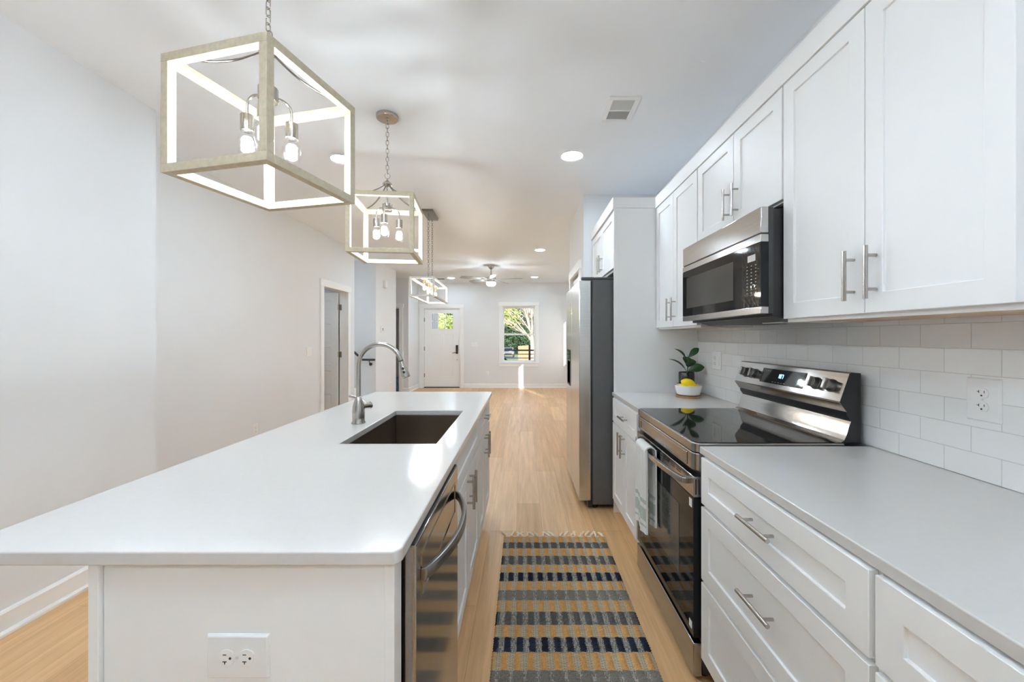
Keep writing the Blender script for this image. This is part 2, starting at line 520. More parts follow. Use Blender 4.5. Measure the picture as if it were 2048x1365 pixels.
# left walls; the opening behind the camera is added to let in daylight
struct('wall_left', wallmesh((XL, YB, 0), Y, NX, 2.535 - YB, H, 0.12, [(0.15, 2.15, 0, 2.3)]), M['wall'], weld=True)
struct('wall_left_jog', MB().box(XL2, XL - 0.12, 2.415, 2.535, 0, H), M['wall'])
struct('wall_left_dining', wallmesh((XL2, 2.415, 0), Y, NX, 6.55 - 2.415, H, 0.12, [(5.505 - 2.415, 6.313 - 2.415, 0, 2.06)]), M['wall'], weld=True)
struct('wall_left_stair', MB().box(-5.6, XL2, 7.51, 8.69, 0, H), M['wall'])
struct('wall_left_hall', wallmesh((-5.6, 9.63, 0), X, Y, 5.6 + XL2, H, 0.12, [(-3.85 + 5.6, -2.985 + 5.6, 0, 2.045)]), M['wall'], weld=True)
struct('wall_left_living', MB().box(XL2 - 0.12, XL2, 9.75, YF, 0, H), M['wall'])
struct('wall_left_outer', wallmesh((-5.6, YB - 0.15, 0), Y, NX, YF - YB + 0.3, H, 0.15, []), M['wall'], weld=True)
struct('wall_back', MB().box(-5.75, XR + 0.15, YB - 0.15, YB, 0, H), M['wall'])
struct('wall_bedroom', MB().box(-5.6, XL2 - 0.12, 6.43, 6.55, 0, H), M['wall'])
struct('wall_bedroom_near', MB().box(-5.6, XL2 - 0.12, 2.415, 2.535, 0, H), M['wall'])
# closet block beyond the refrigerator
struct('wall_closet', wallmesh((0.605, 4.03, 0), Y, X, 5.28 - 4.03, H, 0.10, [(0.24, 1.02, 0, 2.05)]), M['wall'], weld=True)
struct('wall_closet_near', MB().box(0.705, XR, 4.03, 4.13, 0, H), M['wall'])
struct('wall_closet_far', MB().box(0.705, XR, 5.18, 5.28, 0, H), M['wall'])
# backsplash tiles on the right wall
struct('wall_backsplash', MB().box(XR - 0.010, XR, -0.6, 3.036, 0.9165, 1.42), M['tile'])
# stairs climbing behind the dining wall
mb = MB()
for i in range(12):
    mb.box(-2.86 - 0.22 * (i + 1), -2.86 - 0.22 * i, 6.56, 7.50, 0, min(0.19 * (i + 1), 2.5))
struct('stairs', mb, M['trim'])

def base_run(name, pts, n):
    """baseboard with shoe moulding along pts (x0,y0)->(x1,y1); n = outward normal"""
    (x0, y0), (x1, y1) = pts
    mb = MB()
    nx, ny = n
    prof = [(0, 0), (0.028, 0), (0.028, 0.012), (0.022, 0.020), (0.015, 0.022), (0.015, 0.098), (0.010, 0.106), (0, 0.110)]
    vs = []
    for (x, y) in ((x0, y0), (x1, y1)):
        vs += [(x + nx * d, y + ny * d, z) for d, z in prof]
    k = len(prof)
    fs = [(i, (i + 1) % k, k + (i + 1) % k, k + i) for i in range(k)] + [tuple(range(k))[::-1], tuple(range(k, 2 * k))]
    mb.add(vs, fs)
    return struct(name, mb, M['trim'], smooth=False)

base_run('baseboard_left', [(XL, YB), (XL, 2.535)], (1, 0))
base_run('baseboard_left_dining', [(XL2, 2.535), (XL2, 5.43)], (1, 0))
base_run('baseboard_left_stair', [(XL2, 7.51), (XL2, 8.69)], (1, 0))
base_run('baseboard_left_living', [(XL2, 9.63), (XL2, YF)], (1, 0))
base_run('baseboard_hall', [(XL2, 9.63), (-2.90, 9.63)], (0, -1))
base_run('baseboard_far', [(-1.56, YF), (XR, YF)], (0, -1))
base_run('baseboard_far_corner', [(XL2, YF), (-2.745, YF)], (0, -1))

# ------------------------------------------------------------------ doors and windows (structure)
def casing(parent, o, U, N, u0, u1, z1, w=0.085, t=0.018, z0=0, sill=False, cap=True):
    """flat trim around an opening; U along wall, N out of the wall"""
    mb = MB()
    o, U, N = Vector(o), Vector(U), Vector(N)
    def bx(a0, a1, b0, b1, tt):
        p = [o + U * a + Vector((0, 0, b)) + N * d for d in (0, tt) for a, b in ((a0, b0), (a1, b0), (a1, b1), (a0, b1))]
        mb.add(p, [(0, 3, 2, 1), (4, 5, 6, 7), (0, 1, 5, 4), (1, 2, 6, 5), (2, 3, 7, 6), (3, 0, 4, 7)])
    bx(u0 - w, u0, z0, z1, t); bx(u1, u1 + w, z0, z1, t)
    e = 0.012 if cap else 0
    bx(u0 - w - e, u1 + w + e, z1, z1 + w + 0.012, t + (0.006 if cap else 0))
    if sill:
        bx(u0 - w, u1 + w, z0 - 0.09, z0, t)
        bx(u0 - w - e, u1 + w + e, z0 - 0.004, z0 + 0.018, t + 0.018)
    return mb.build('casing', M['trim'], parent, bevel=0.002)

# front door
fd = thing('door_1', None, None, (-2.148, YF, 0), kind='structure')
casing(fd, (0, YF, 0), X, NY, -2.645, -1.655, 2.10)
mb = MB().box(-2.645, -2.619, YF, YF + 0.15, 0, 2.10).box(-1.681, -1.655, YF, YF + 0.15, 0, 2.10).box(-2.619, -1.681, YF, YF + 0.15, 2.075, 2.10)
mb.build('jamb', M['trim'], fd)
box('threshold', M['darkgrey'], fd, -2.619, -1.681, YF + 0.0, YF + 0.15, 0, 0.018)
x0, x1 = -2.612, -1.688
us = [x0, -2.435, -2.255, -2.243, -2.063, -2.051, -1.871, x1]   # three columns of lites with bars between
us = [x0, -2.432, -2.251, -2.240, -2.058, -2.047, -1.866, x1]
pu = [x0, x0 + 0.165, -2.20, -2.10, x1 - 0.165, x1]
allu = sorted(set(us + pu))
vz = [0.024, 0.30, 1.40, 1.555, 1.752, 1.766, 1.962, 2.068]
def fdh(i, j):
    uc = (allu[i] + allu[i + 1]) / 2
    lite = any(a < uc < b for a, b in ((us[1], us[2]), (us[3], us[4]), (us[5], us[6])))
    pan = (pu[1] < uc < pu[2]) or (pu[3] < uc < pu[4])
    if j in (3, 5) and lite: return None
    if j == 1 and pan: return 0.034
    return 0.042
MB().relief((0, YF + 0.075, 0), X, Z, NY, allu, vz, fdh).build('door_slab', M['trim'], fd, weld=True, bevel=0.002)
MB().box(us[1] - 0.002, us[6] + 0.002, YF + 0.052, YF + 0.056, 1.553, 1.964).build('pane', M['pane'], fd)
for z in (0.33, 1.03, 1.79):
    MB().cyl((-2.614, YF + 0.026, z - 0.05), (-2.614, YF + 0.026, z + 0.05), 0.009, n=10).box(-2.618, -2.600, YF + 0.0305, YF + 0.033, z - 0.05, z + 0.05).build('hinge', M['nickel_dark'], fd)
lk = MB().box(-1.782, -1.722, YF + 0.004, YF + 0.034, 0.955, 1.125).build('keypad_lock', M['rail'], fd, bevel=0.006, label='black keypad lock')
MB().cyl((-1.752, YF + 0.033, 0.925), (-1.752, YF - 0.012, 0.925), 0.031, n=20).tube([(-1.752, YF - 0.022, 0.925), (-1.80, YF - 0.024, 0.925), (-1.868, YF - 0.020, 0.918)], [0.011, 0.010, 0.007]).cyl((-1.752, YF - 0.010, 0.925), (-1.752, YF - 0.024, 0.925), 0.012).build('lever', M['rail'], fd, label='black lever handle')
MB().cyl((-1.750, YF + 0.034, 0.735), (-1.750, YF + 0.028, 0.735), 0.009).build('door_knocker_bolt', M['rail'], fd)

def sash_window(name, o, U, N, u0, u1, z0, z1, depth, zmid, cas=True):
    """double hung window in an opening; o on the inner wall face, N points into the room"""
    w = thing(name, None, None, tuple(Vector(o) + Vector(U) * ((u0 + u1) / 2) + Vector((0, 0, z0))), kind='structure')
    o, U, N = Vector(o), Vector(U), Vector(N)
    if cas: casing(w, o, U, N, u0, u1, z1, sill=True, z0=z0)
    f = 0.042
    def bar(mb, a0, a1, b0, b1, d0, d1):
        p = [o + U * a + Vector((0, 0, b)) - N * d for d in (d0, d1) for a, b in ((a0, b0), (a1, b0), (a1, b1), (a0, b1))]
        mb.add(p, [(0, 3, 2, 1), (4, 5, 6, 7), (0, 1, 5, 4), (1, 2, 6, 5), (2, 3, 7, 6), (3, 0, 4, 7)])
    fr = MB(); e = 0.02
    bar(fr, u0, u0 + e, z0, z1, 0, depth); bar(fr, u1 - e, u1, z0, z1, 0, depth)
    bar(fr, u0 + e, u1 - e, z0, z0 + e, 0, depth); bar(fr, u0 + e, u1 - e, z1 - e, z1, 0, depth)
    fr.build('frame', M['trim'], w)
    for nm, a, b, dd in (('lower_sash', z0 + e, zmid + 0.024, 0.07), ('upper_sash', zmid - 0.024, z1 - e, 0.10)):
        s = MB(); g = 0.030
        bar(s, u0 + e, u0 + e + g, a, b, dd, dd + 0.028); bar(s, u1 - e - g, u1 - e, a, b, dd, dd + 0.028)
        bar(s, u0 + e + g, u1 - e - g, a, a + (0.045), dd, dd + 0.028); bar(s, u0 + e + g, u1 - e - g, b - 0.045, b, dd, dd + 0.028)
        so = s.build(nm, M['trim'], w)
        p = MB(); bar(p, u0 + e + g, u1 - e - g, a + 0.045, b - 0.045, dd + 0.012, dd + 0.016)
        p.build('pane', M['pane'], so)
    return w
sash_window('window_1', (0, YF, 0), X, NY, -0.56, 0.32, 0.655, 2.16, 0.14, 1.408)

def plain_window(name, y0, y1, z0, z1):
    w = thing(name, None, None, (XR, (y0 + y1) / 2, z0), kind='structure')
    casing(w, (XR, 0, 0), Y, NX, y0, y1, z1, sill=True, z0=z0)
    mb = MB(); e = 0.02; xa, xb = XR + 0.11, XR + 0.145
    mb.box(xa, xb, y0, y0 + e, z0, z1).box(xa, xb, y1 - e, y1, z0, z1).box(xa, xb, y0 + e, y1 - e, z0, z0 + e).box(xa, xb, y0 + e, y1 - e, z1 - e, z1)
    mb.build('frame', M['trim'], w)
    MB().box(xa + 0.015, xa + 0.019, y0 + e, y1 - e, z0 + e, z1 - e).build('pane', M['pane'], w)
plain_window('window_2', 5.645, 6.46, 0.80, 2.12)
plain_window('window_3', 9.20, 9.89, 0.80, 2.12)
# unseen glazed door added in the left wall to bring in soft daylight
w4 = thing('added_fill_window', None, None, (XL, -1.25, 0), kind='structure')
mb = MB(); xa, xb = XL - 0.10, XL - 0.04
for y0, y1 in ((-2.25, -1.25), (-1.25, -0.25)):
    mb.box(xa, xb, y0, y0 + 0.06, 0, 2.3).box(xa, xb, y1 - 0.06, y1, 0, 2.3).box(xa, xb, y0 + 0.06, y1 - 0.06, 0, 0.10).box(xa, xb, y0 + 0.06, y1 - 0.06, 2.22, 2.3)
mb.build('frame', M['trim'], w4)
MB().box(xa + 0.02, xa + 0.026, -2.19, -0.31, 0.1, 2.22).build('pane', M['pane'], w4)

# open bedroom door in the dining wall
d2 = thing('door_2', None, None, (XL2, 5.909, 0), kind='structure')
casing(d2, (XL2, 0, 0), Y, X, 5.53, 6.288, 2.035)
MB().box(XL2 - 0.12, XL2, 5.505, 5.53, 0, 2.06).box(XL2 - 0.12, XL2, 6.288, 6.313, 0, 2.06).box(XL2 - 0.12, XL2, 5.53, 6.288, 2.035, 2.06).build('jamb', M['trim'], d2)
xs = [-3.645, -3.535, -3.015, -2.905]
vz = [0.012]
for k in range(5):
    a = 0.012 + 0.17 + k * 0.366
    vz += [a if k else 0.20, a + 0.258]
vz += [2.025]
vz = sorted(vz)
MB().relief((0, 6.285, 0), X, Z, NY, xs, vz, lambda i, j: 0.026 if (i == 1 and j % 2 == 1) else 0.035).build('door_slab', M['trim'], d2, weld=True, bevel=0.003)
for z in (0.22, 1.06, 1.80):
    MB().cyl((-2.897, 6.262, z - 0.045), (-2.897, 6.262, z + 0.045), 0.007, n=10).box(-2.892, -2.857, 6.2845, 6.287, z - 0.045, z + 0.045).build('hinge', M['hinge'], d2)

# closet door beside the refrigerator
d3 = thing('door_3', None, None, (0.605, 4.66, 0), kind='structure')
casing(d3, (0.605, 0, 0), Y, NX, 4.27, 5.05, 2.05)
MB().relief((0.66, 0, 0), Y, Z, NX, [4.275, 4.385, 4.935, 5.045], vz, lambda i, j: 0.026 if (i == 1 and j % 2 == 1) else 0.035).build('door_slab', M['trim'], d3, weld=True, bevel=0.003)
MB().sphere((0.585, 4.98, 0.96), 0.027).cyl((0.625, 4.98, 0.96), (0.585, 4.98, 0.96), 0.012).build('knob', M['nickel'], d3)

# cased hall doorway at the far left
d4 = thing('door_4', None, None, (-3.417, 9.63, 0), kind='structure')
casing(d4, (0, 9.63, 0), X, NY, -3.85, -2.985, 2.045)
MB().box(-3.85, -3.83, 9.63, 9.75, 0, 2.045).box(-3.005, -2.985, 9.63, 9.75, 0, 2.045).box(-3.83, -3.005, 9.63, 9.75, 2.025, 2.045).build('jamb', M['trim'], d4)
xs = [-3.09, -3.052, -3.048, -3.01]
box('door_slab', M['nickel_dark'], d4, -3.05, -3.012, 9.77, 10.45, 0.012, 2.02, label='grey door standing open')
t = thing('tarp', 'blue folded tarp standing on the floor inside the far left hall doorway', 'tarp', (-3.1, 9.86, 0))
MB().prism([(-3.28, 0), (-3.06, 0), (-3.055, 0.30), (-3.10, 0.36), (-3.20, 0.33), (-3.27, 0.35)], 'y', 9.80, 9.92).build('folded_cloth', M['blue'], t, bevel=0.012)
MB().tube([(-3.075, 9.795, 0.21), (-3.07, 9.790, 0.12), (-3.05, 9.790, 0.03)], 0.004).build('cord', M['rail'], t)

# ------------------------------------------------------------------ wall plates, thermostat, vents
def basis(n):
    n = Vector(n); u = Vector((0, 0, 1)).cross(n)
    return u, Vector((0, 0, 1)), n
def orient(mb, c, n, roll=False):
    """mb authored in local (u, v, n) -> wall coordinates"""
    u, v, w = basis(n)
    if roll: u, v = v, -u
    c = Vector(c)
    mb.v = [tuple(c + u * p[0] + v * p[1] + w * p[2]) for p in mb.v]
    return mb
def plate(name, label, cat, c, n, w, h, gangs, roll=False, group=None):
    """gangs: list of 'duplex' / 'rocker' / 'blank'"""
    t = thing(name, label, cat, c, group)
    e = 0.004
    mb = MB()
    a, b = w / 2, h / 2
    mb.add([(-a, -b, 0), (a, -b, 0), (a, b, 0), (-a, b, 0), (-a + e, -b + e, 0.006), (a - e, -b + e, 0.006), (a - e, b - e, 0.006), (-a + e, b - e, 0.006)],
           [(0, 3, 2, 1), (4, 5, 6, 7), (0, 1, 5, 4), (1, 2, 6, 5), (2, 3, 7, 6), (3, 0, 4, 7)])
    orient(mb, c, n, roll).build('cover_plate', M['plastic'], t, bevel=0.0015)
    for k, g in enumerate(gangs):
        u0 = (k - (len(gangs) - 1) / 2) * 0.046
        if g == 'duplex':
            for s in (-1, 1):
                v0 = s * 0.0195
                pts = []
                for i in range(24):
                    an = 2 * PI * i / 24
                    pts.append((u0 + 0.0168 * math.cos(an), v0 + max(-0.0140, min(0.0140, 0.0172 * math.sin(an)))))
                f = orient(MB().prism(pts, 'z', 0.0058, 0.0082), c, n, roll).build('receptacle', M['plastic'], t, bevel=0.0006)
                sl = MB()
                sl.box(u0 - 0.0078, u0 - 0.0060, v0 - 0.0005, v0 + 0.0075, 0.0078, 0.0085).box(u0 - 0.0120, u0 - 0.0070, v0 + 0.0025, v0 + 0.0042, 0.0078, 0.0085)
                sl.box(u0 + 0.0058, u0 + 0.0074, v0 + 0.0000, v0 + 0.0070, 0.0078, 0.0085)
                sl.cyl((u0 - 0.0004, v0 - 0.0072, 0.0078), (u0 - 0.0004, v0 - 0.0072, 0.0085), 0.0026, n=12)
                orient(sl, c, n, roll).build('slots', M['slot'], f)
            orient(MB().cyl((u0, 0, 0.0055), (u0, 0, 0.0075), 0.003, n=12), c, n, roll).build('screw', M['plastic_grey'], t)
        elif g == 'rocker':
            pr = [(-0.033, 0.0055), (-0.033, 0.0100), (0.033, 0.0075), (0.033, 0.0055)]
            mb = MB(); mb.add([(u0 - 0.0165, y, z) for y, z in pr] + [(u0 + 0.0165, y, z) for y, z in pr],
                   [(0, 1, 2, 3), (7, 6, 5, 4), (0, 4, 5, 1), (1, 5, 6, 2), (2, 6, 7, 3), (3, 7, 4, 0)])
            orient(mb, c, n, roll).build('rocker', M['plastic'], t, bevel=0.0008)
    return t
plate('wall_outlet', 'white duplex outlet on the tile above the near counter', 'outlet', (XR - 0.010, 1.150, 1.151), NX, 0.089, 0.127, ['duplex'])
plate('wall_outlet', 'wide white outlet plate on the tile beside the potted plant', 'outlet', (XR - 0.010, 2.735, 1.172), NX, 0.125, 0.127, ['duplex', 'rocker'])
plate('wall_outlet', 'sideways white duplex outlet on the island end panel', 'outlet', (-0.565, 0.795, 0.699), NY, 0.089, 0.125, ['duplex'], roll=True)
plate('wall_outlet', 'white outlet low on the left wall behind the island', 'outlet', (XL2, 4.13, 0.377), X, 0.075, 0.118, ['duplex'])
plate('wall_outlet', 'white outlet low on the wall piece behind the faucet spout', 'outlet', (XL2, 8.33, 0.34), X, 0.075, 0.118, ['duplex'])
plate('wall_outlet', 'white outlet low on the far wall left of the window', 'outlet', (-0.946, YF, 0.372), NY, 0.075, 0.118, ['duplex'])
plate('light_switch', 'white two-gang rocker switch on the left wall before the open door', 'switch', (XL2, 5.16, 1.143), X, 0.12, 0.118, ['rocker', 'rocker'])
plate('light_switch', 'white three-gang rocker switch beside the front door', 'switch', (-1.30, YF, 1.134), NY, 0.165, 0.118, ['rocker', 'rocker', 'rocker'])
t = thing('thermostat', 'small white thermostat with dark display beyond the stair opening', 'thermostat', (XL2, 7.80, 1.48))
orient(MB().box(-0.05, 0.05, -0.058, 0.058, 0, 0.022), (XL2, 7.80, 1.48), X).build('housing', M['plastic'], t, bevel=0.004)
orient(MB().box(-0.002, 0.032, -0.022, 0.030, 0.021, 0.0235), (XL2, 7.80, 1.48), X).build('display', M['darkgrey'], t)
t = thing('door_chime', 'white chime box high on the wall above the thermostat', 'chime', (XL2, 7.97, 2.387))
orient(MB().box(-0.075, 0.075, -0.068, 0.068, 0, 0.045), (XL2, 7.97, 2.387), X).build('housing', M['plastic'], t, bevel=0.008)
orient(MB().box(-0.05, 0.05, -0.078, -0.066, 0.006, 0.036), (XL2, 7.97, 2.387), X).build('grille', M['plastic_grey'], t)

# ceiling register and return slot
t = thing('air_vent', 'white ceiling register with dark louvres above the aisle', 'vent', (0.61, 2.53, H))
vx0, vx1, vy0, vy1 = 0.515, 0.705, 2.385, 2.665
MB().box(vx0, vx1, vy0, vy0 + 0.03, H - 0.008, H).box(vx0, vx1, vy1 - 0.03, vy1, H - 0.008, H).box(vx0, vx0 + 0.028, vy0 + 0.03, vy1 - 0.03, H - 0.008, H).box(vx1 - 0.028, vx1, vy0 + 0.03, vy1 - 0.03, H - 0.008, H).box(vx0 + 0.028, vx1 - 0.028, 2.522, 2.534, H - 0.008, H).build('frame', M['trim'], t, bevel=0.002)
MB().box(vx0 + 0.028, vx1 - 0.028, vy0 + 0.03, 2.522, H - 0.0015, H - 0.0005).build('backing', M['slot'], t)
box('backing', M['plastic_grey'], t, vx0 + 0.028, vx1 - 0.028, 2.534, vy1 - 0.03, H - 0.0015, H - 0.0005)
for k in range(10):
    y = vy0 + 0.036 + k * 0.0106
    MB().add([(vx0 + 0.028, y, H - 0.001), (vx1 - 0.028, y, H - 0.001), (vx1 - 0.028, y + 0.004, H - 0.006), (vx0 + 0.028, y + 0.004, H - 0.006),
              (vx0 + 0.028, y + 0.001, H - 0.001), (vx1 - 0.028, y + 0.001, H - 0.001), (vx1 - 0.028, y + 0.005, H - 0.006), (vx0 + 0.028, y + 0.005, H - 0.006)],
             [(0, 1, 2, 3), (4, 7, 6, 5), (0, 4, 5, 1), (2, 6, 7, 3), (1, 5, 6, 2), (0, 3, 7, 4)]).build('louvre', M['plastic_grey'], t)
for k in range(9):
    y = 2.538 + k * 0.0106
    MB().add([(vx0 + 0.028, y + 0.008, H - 0.001), (vx1 - 0.028, y + 0.008, H - 0.001), (vx1 - 0.028, y, H - 0.006), (vx0 + 0.028, y, H - 0.006),
              (vx0 + 0.028, y + 0.009, H - 0.001), (vx1 - 0.028, y + 0.009, H - 0.001), (vx1 - 0.028, y + 0.001, H - 0.006), (vx0 + 0.028, y + 0.001, H - 0.006)],
             [(0, 1, 2, 3), (4, 7, 6, 5), (0, 4, 5, 1), (2, 6, 7, 3), (1, 5, 6, 2), (0, 3, 7, 4)]).build('louvre', M['trim'], t)
t = thing('air_vent', 'thin dark ceiling vent slot beyond the hanging four-bulb lantern', 'vent', (-2.04, 9.85, H))
box('frame', M['darkgrey'], t, -2.13, -1.95, 9.80, 9.90, H - 0.006, H, bevel=0.002)
box('louvre', M['slot'], t, -2.12, -1.96, 9.83, 9.845, H - 0.010, H - 0.005)

# recessed ceiling lights: those in view, then unseen ones added as fill
def can_light(x, y, label, group=None):
    t = thing('recessed_light', label, 'ceiling light', (x, y, H), group)
    MB().lathe([(0.074, 0.0), (0.096, 0.0), (0.096, -0.004), (0.088, -0.010), (0.074, -0.006)], (x, y, H), 32).build('trim_ring', M['plastic'], t, label='white trim ring')
    MB().lathe([(1e-5, -0.006), (0.074, -0.006), (0.074, -0.003), (1e-5, -0.003)], (x, y, H), 32).build('diffuser', M['diffuser'], t, label='glowing white diffuser')
can_light(0.383, 3.16, 'bright recessed ceiling light above the kitchen aisle, in front of the register')
can_light(-1.46, 3.22, 'bright recessed ceiling light seen between the two cage pendants')
can_light(0.271, 6.57, 'recessed ceiling light right of the ceiling fan, nearest the fridge')
can_light(-1.757, 6.60, 'recessed ceiling light half hidden behind the farther cage pendant')
can_light(0.262, 9.53, 'recessed ceiling light by the far wall, right of the ceiling fan')
can_light(-1.757, 9.69, 'recessed ceiling light by the far wall, left of the ceiling fan')
for (x, y) in ((-1.0, 0.25), (-0.35, 0.25), (0.20, 0.0), (-0.3, -1.4), (0.383, -1.4), (1.0, -1.4)):  # added out of view to brighten the kitchen
    can_light(x, y, 'added fill light in the ceiling, out of view', 'added fill lights out of view')
can_light(-3.55, 5.0, 'recessed ceiling light in the room beyond the open door')
can_light(-4.1, 7.0, 'recessed ceiling light above the stairs')

# handrail in the stair opening
t = thing('handrail', 'black stair handrail on the white wall behind the faucet', 'handrail', (-2.95, 7.44, 0.91))
MB().tube([(-3.75, 7.44, 1.58), (-3.06, 7.44, 0.975), (-3.03, 7.44, 0.950)], 0.021, 14).tube([(-3.00, 7.44, 0.915), (-2.765, 7.44, 0.912)], 0.020, 14).build('rail', M['rail'], t)
MB().tube([(-2.87, 7.44, 0.90), (-2.87, 7.45, 0.86), (-2.865, 7.49, 0.832)], 0.008, 8).cyl((-2.865, 7.509, 0.826), (-2.865, 7.49, 0.826), 0.028, n=18).build('bracket', M['rail'], t)

# ------------------------------------------------------------------ island
CZ0, CZ1 = 0.888, 0.915
def slab(name, x0, x1, y0, y1, hole=None, round_at=(), r=0.02):
    xs = sorted({x0, x1, *( [hole[0], hole[1]] if hole else [])})
    ys = sorted({y0, y1, *( [hole[2], hole[3]] if hole else [])})
    def hm(i, j):
        if hole and hole[0] < (xs[i] + xs[i + 1]) / 2 < hole[1] and hole[2] < (ys[j] + ys[j + 1]) / 2 < hole[3]: return None
        return CZ1 - CZ0
    o = MB().relief((0, 0, CZ0), X, Y, Z, xs, ys, hm).build(name, M['quartz'], None, weld=True, ang=30)
    me = o.data; bm = bmesh.new(); bm.from_mesh(me)
    es = []
    for e in bm.edges:
        a, b = e.verts
        if abs(a.co.z - b.co.z) > 0.01:
            for (px, py) in round_at:
                if abs(a.co.x - px) < 1e-4 and abs(a.co.y - py) < 1e-4: es.append(e)
    if es: bmesh.ops.bevel(bm, geom=es, offset=r, segments=8, profile=0.5, affect='EDGES')
    bm.to_mesh(me); bm.free()
    me.polygons.foreach_set('use_smooth', [True] * len(me.polygons)); me.set_sharp_from_angle(angle=R(30))
    md = o.modifiers.new('bevel', 'BEVEL'); md.width = 0.003; md.segments = 3; md.limit_method = 'ANGLE'; md.angle_limit = R(40)
    return o
IX0, IX1, IY0, IY1 = -1.132, -0.239, 0.774, 3.055
SX0, SX1, SY0, SY1 = -0.7235, -0.342, 1.562, 2.273
props(slab('island_countertop', IX0, IX1, IY0, IY1, (SX0, SX1, SY0, SY1), [(IX1, IY0), (IX0, IY0), (IX0, IY1), (IX1, IY1)], 0.022),
      'long white quartz island worktop with a sink cut into it', 'countertop')

t = thing('island_end_panel', 'white end panel of the island facing the viewer', 'panel', (-0.54, 0.82, 0))
MB().box(-0.834, -0.258, 0.795, 0.845, 0, CZ0).build('panel', M['cab'], t, bevel=0.001)
box('corner_stile', M['cab'], t, -0.276, -0.256, 0.7925, 0.795, 0, CZ0, bevel=0.0008)
t = thing('island_back_panel', 'white back panel of the island under the overhang', 'panel', (-0.845, 1.9, 0))
MB().box(-0.856, -0.836, 0.786, 3.02, 0, CZ0).build('panel', M['cab'], t, bevel=0.001)
box('base_strip', M['trim'], t, -0.868, -0.856, 0.79, 3.02, 0, 0.09, bevel=0.002)

# undermount sink
t = thing('kitchen_sink', 'brown-reflecting stainless undermount sink in the island', 'sink', (-0.53, 1.917, 0.66))
a0, a1, b0, b1 = SX0 - 0.004, SX1 + 0.004, SY0 - 0.004, SY1 + 0.004
ft = 0.0025
mb = MB()
mb.box(a0 - 0.006, a0, b0 - 0.006, b1 + 0.006, 0.66, CZ0 - 0.0005).box(a1, a1 + 0.006, b0 - 0.006, b1 + 0.006, 0.66, CZ0 - 0.0005)
mb.box(a0, a1, b0 - 0.006, b0, 0.66, CZ0 - 0.0005).box(a0, a1, b1, b1 + 0.006, 0.66, CZ0 - 0.0005)
mb.box(a0, a1, b0, b1, 0.655, 0.66)
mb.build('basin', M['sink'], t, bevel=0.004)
MB().lathe([(1e-5, 0.6602), (0.028, 0.6602), (0.045, 0.664), (0.055, 0.6615), (0.055, 0.6601)], (-0.53, 2.0, 0), 28).build('drain', M['steel'], t)

# faucet
fx, fy = -0.798, 1.935
t = thing('kitchen_faucet', 'tall brushed nickel gooseneck faucet at the island sink', 'faucet', (fx, fy, CZ1))
MB().lathe([(0.0325, CZ1 + 0.0002), (0.0330, CZ1 + 0.004), (0.0285, CZ1 + 0.012), (0.0285, CZ1 + 0.030), (0.0290, CZ1 + 0.055), (0.0265, CZ1 + 0.085), (0.0190, CZ1 + 0.112), (0.0145, CZ1 + 0.126), (0.0108, CZ1 + 0.130)], (fx, fy, 0), 32).build('base', M['nickel'], t)
rr = 0.104; az = 1.193
path = [(fx, fy, CZ1 + 0.125)] + [(fx, fy, CZ1 + 0.125 + (az - CZ1 - 0.125) * k / 6) for k in range(1, 6)]
for k in range(25):
    a = PI - (PI - R(14)) * k / 24
    path.append((fx + rr + rr * math.cos(a), fy, az + rr * math.sin(a)))
MB().tube(path, 0.0108, 16).build('spout', M['nickel'], t)
tip = Vector(path[-1]); d = (Vector(path[-1]) - Vector(path[-2])).normalized()
MB().cyl(tip - d * 0.001, tip + d * 0.004, 0.0112).build('collar_ring', M['black'], t)
hd = MB()
pr = [(0.0110, 0.004), (0.0120, 0.012), (0.0165, 0.045), (0.0205, 0.078), (0.0205, 0.084), (0.018, 0.087)]
rot = Vector((0, 0, 1)).rotation_difference(d).to_matrix()
hd.lathe(pr, tip, 28, 0, rot)
ho = hd.build('spray_head', M['nickel'], t)
side = Vector((0.15, -1, 0)).normalized()
side = (side - d * side.dot(d)).normalized()
for q, rd in ((0.040, 0.0062), (0.058, 0.0062)):
    c = tip + d * q + side * (0.0155 if q < 0.05 else 0.0180)
    MB().cyl(c - side * 0.003, c + side * 0.0015, rd, n=16).build('spray_button', M['darkgrey'], ho)
hz = CZ1 + 0.080
hdir = Vector((0.62, 0.78, 0)).normalized()
c = Vector((fx, fy, hz))
MB().cyl(c + hdir * 0.018, c + hdir * 0.060, 0.0165, n=24).cyl(c + hdir * 0.060, c + hdir * 0.066, 0.0185, 0.0175, n=24).build('handle_hub', M['nickel'], t, bevel=0.001)
MB().tube([c + hdir * 0.050, c + hdir * 0.050 + Vector((-0.05, 0.02, 0.030)), c + hdir * 0.050 + Vector((-0.105, 0.03, 0.042))], [0.006, 0.006, 0.008], 12).build('lever', M['nickel'], t)

# dishwasher
DX = -0.231
t = thing('dishwasher', 'dark stainless dishwasher with a bowed bar handle in the island', 'dishwasher', (-0.5, 1.13, 0))
box('tub', M['black'], t, -0.80, DX - 0.035, 0.862, 1.402, 0.02, 0.880)
box('toe_kick', M['black'], t, -0.34, -0.31, 0.862, 1.402, 0.0, 0.11)
box('door', M['steel_dark'], t, DX - 0.033, DX, 0.860, 1.404, 0.115, 0.882, bevel=0.003)
box('control_strip', M['black'], t, DX - 0.032, DX - 0.004, 0.862, 1.402, 0.8815, 0.8855)
MB().relief((DX - 0.001, 0, 0), Y, Z, X, [0.905, 0.909, 1.345, 1.349], [0.742, 0.746, 0.838, 0.842], lambda i, j: None if (i == 1 and j == 1) else 0.003).build('pocket_trim', M['steel_dark'], t, weld=True)
hp = []
for k in range(25):
    u = k / 24
    hp.append((DX + 0.006 + 0.052 * math.sin(PI * u) ** 0.75, 0.900 + 0.455 * u, 0.797))
mb = MB(); n = len(hp)
vs = []
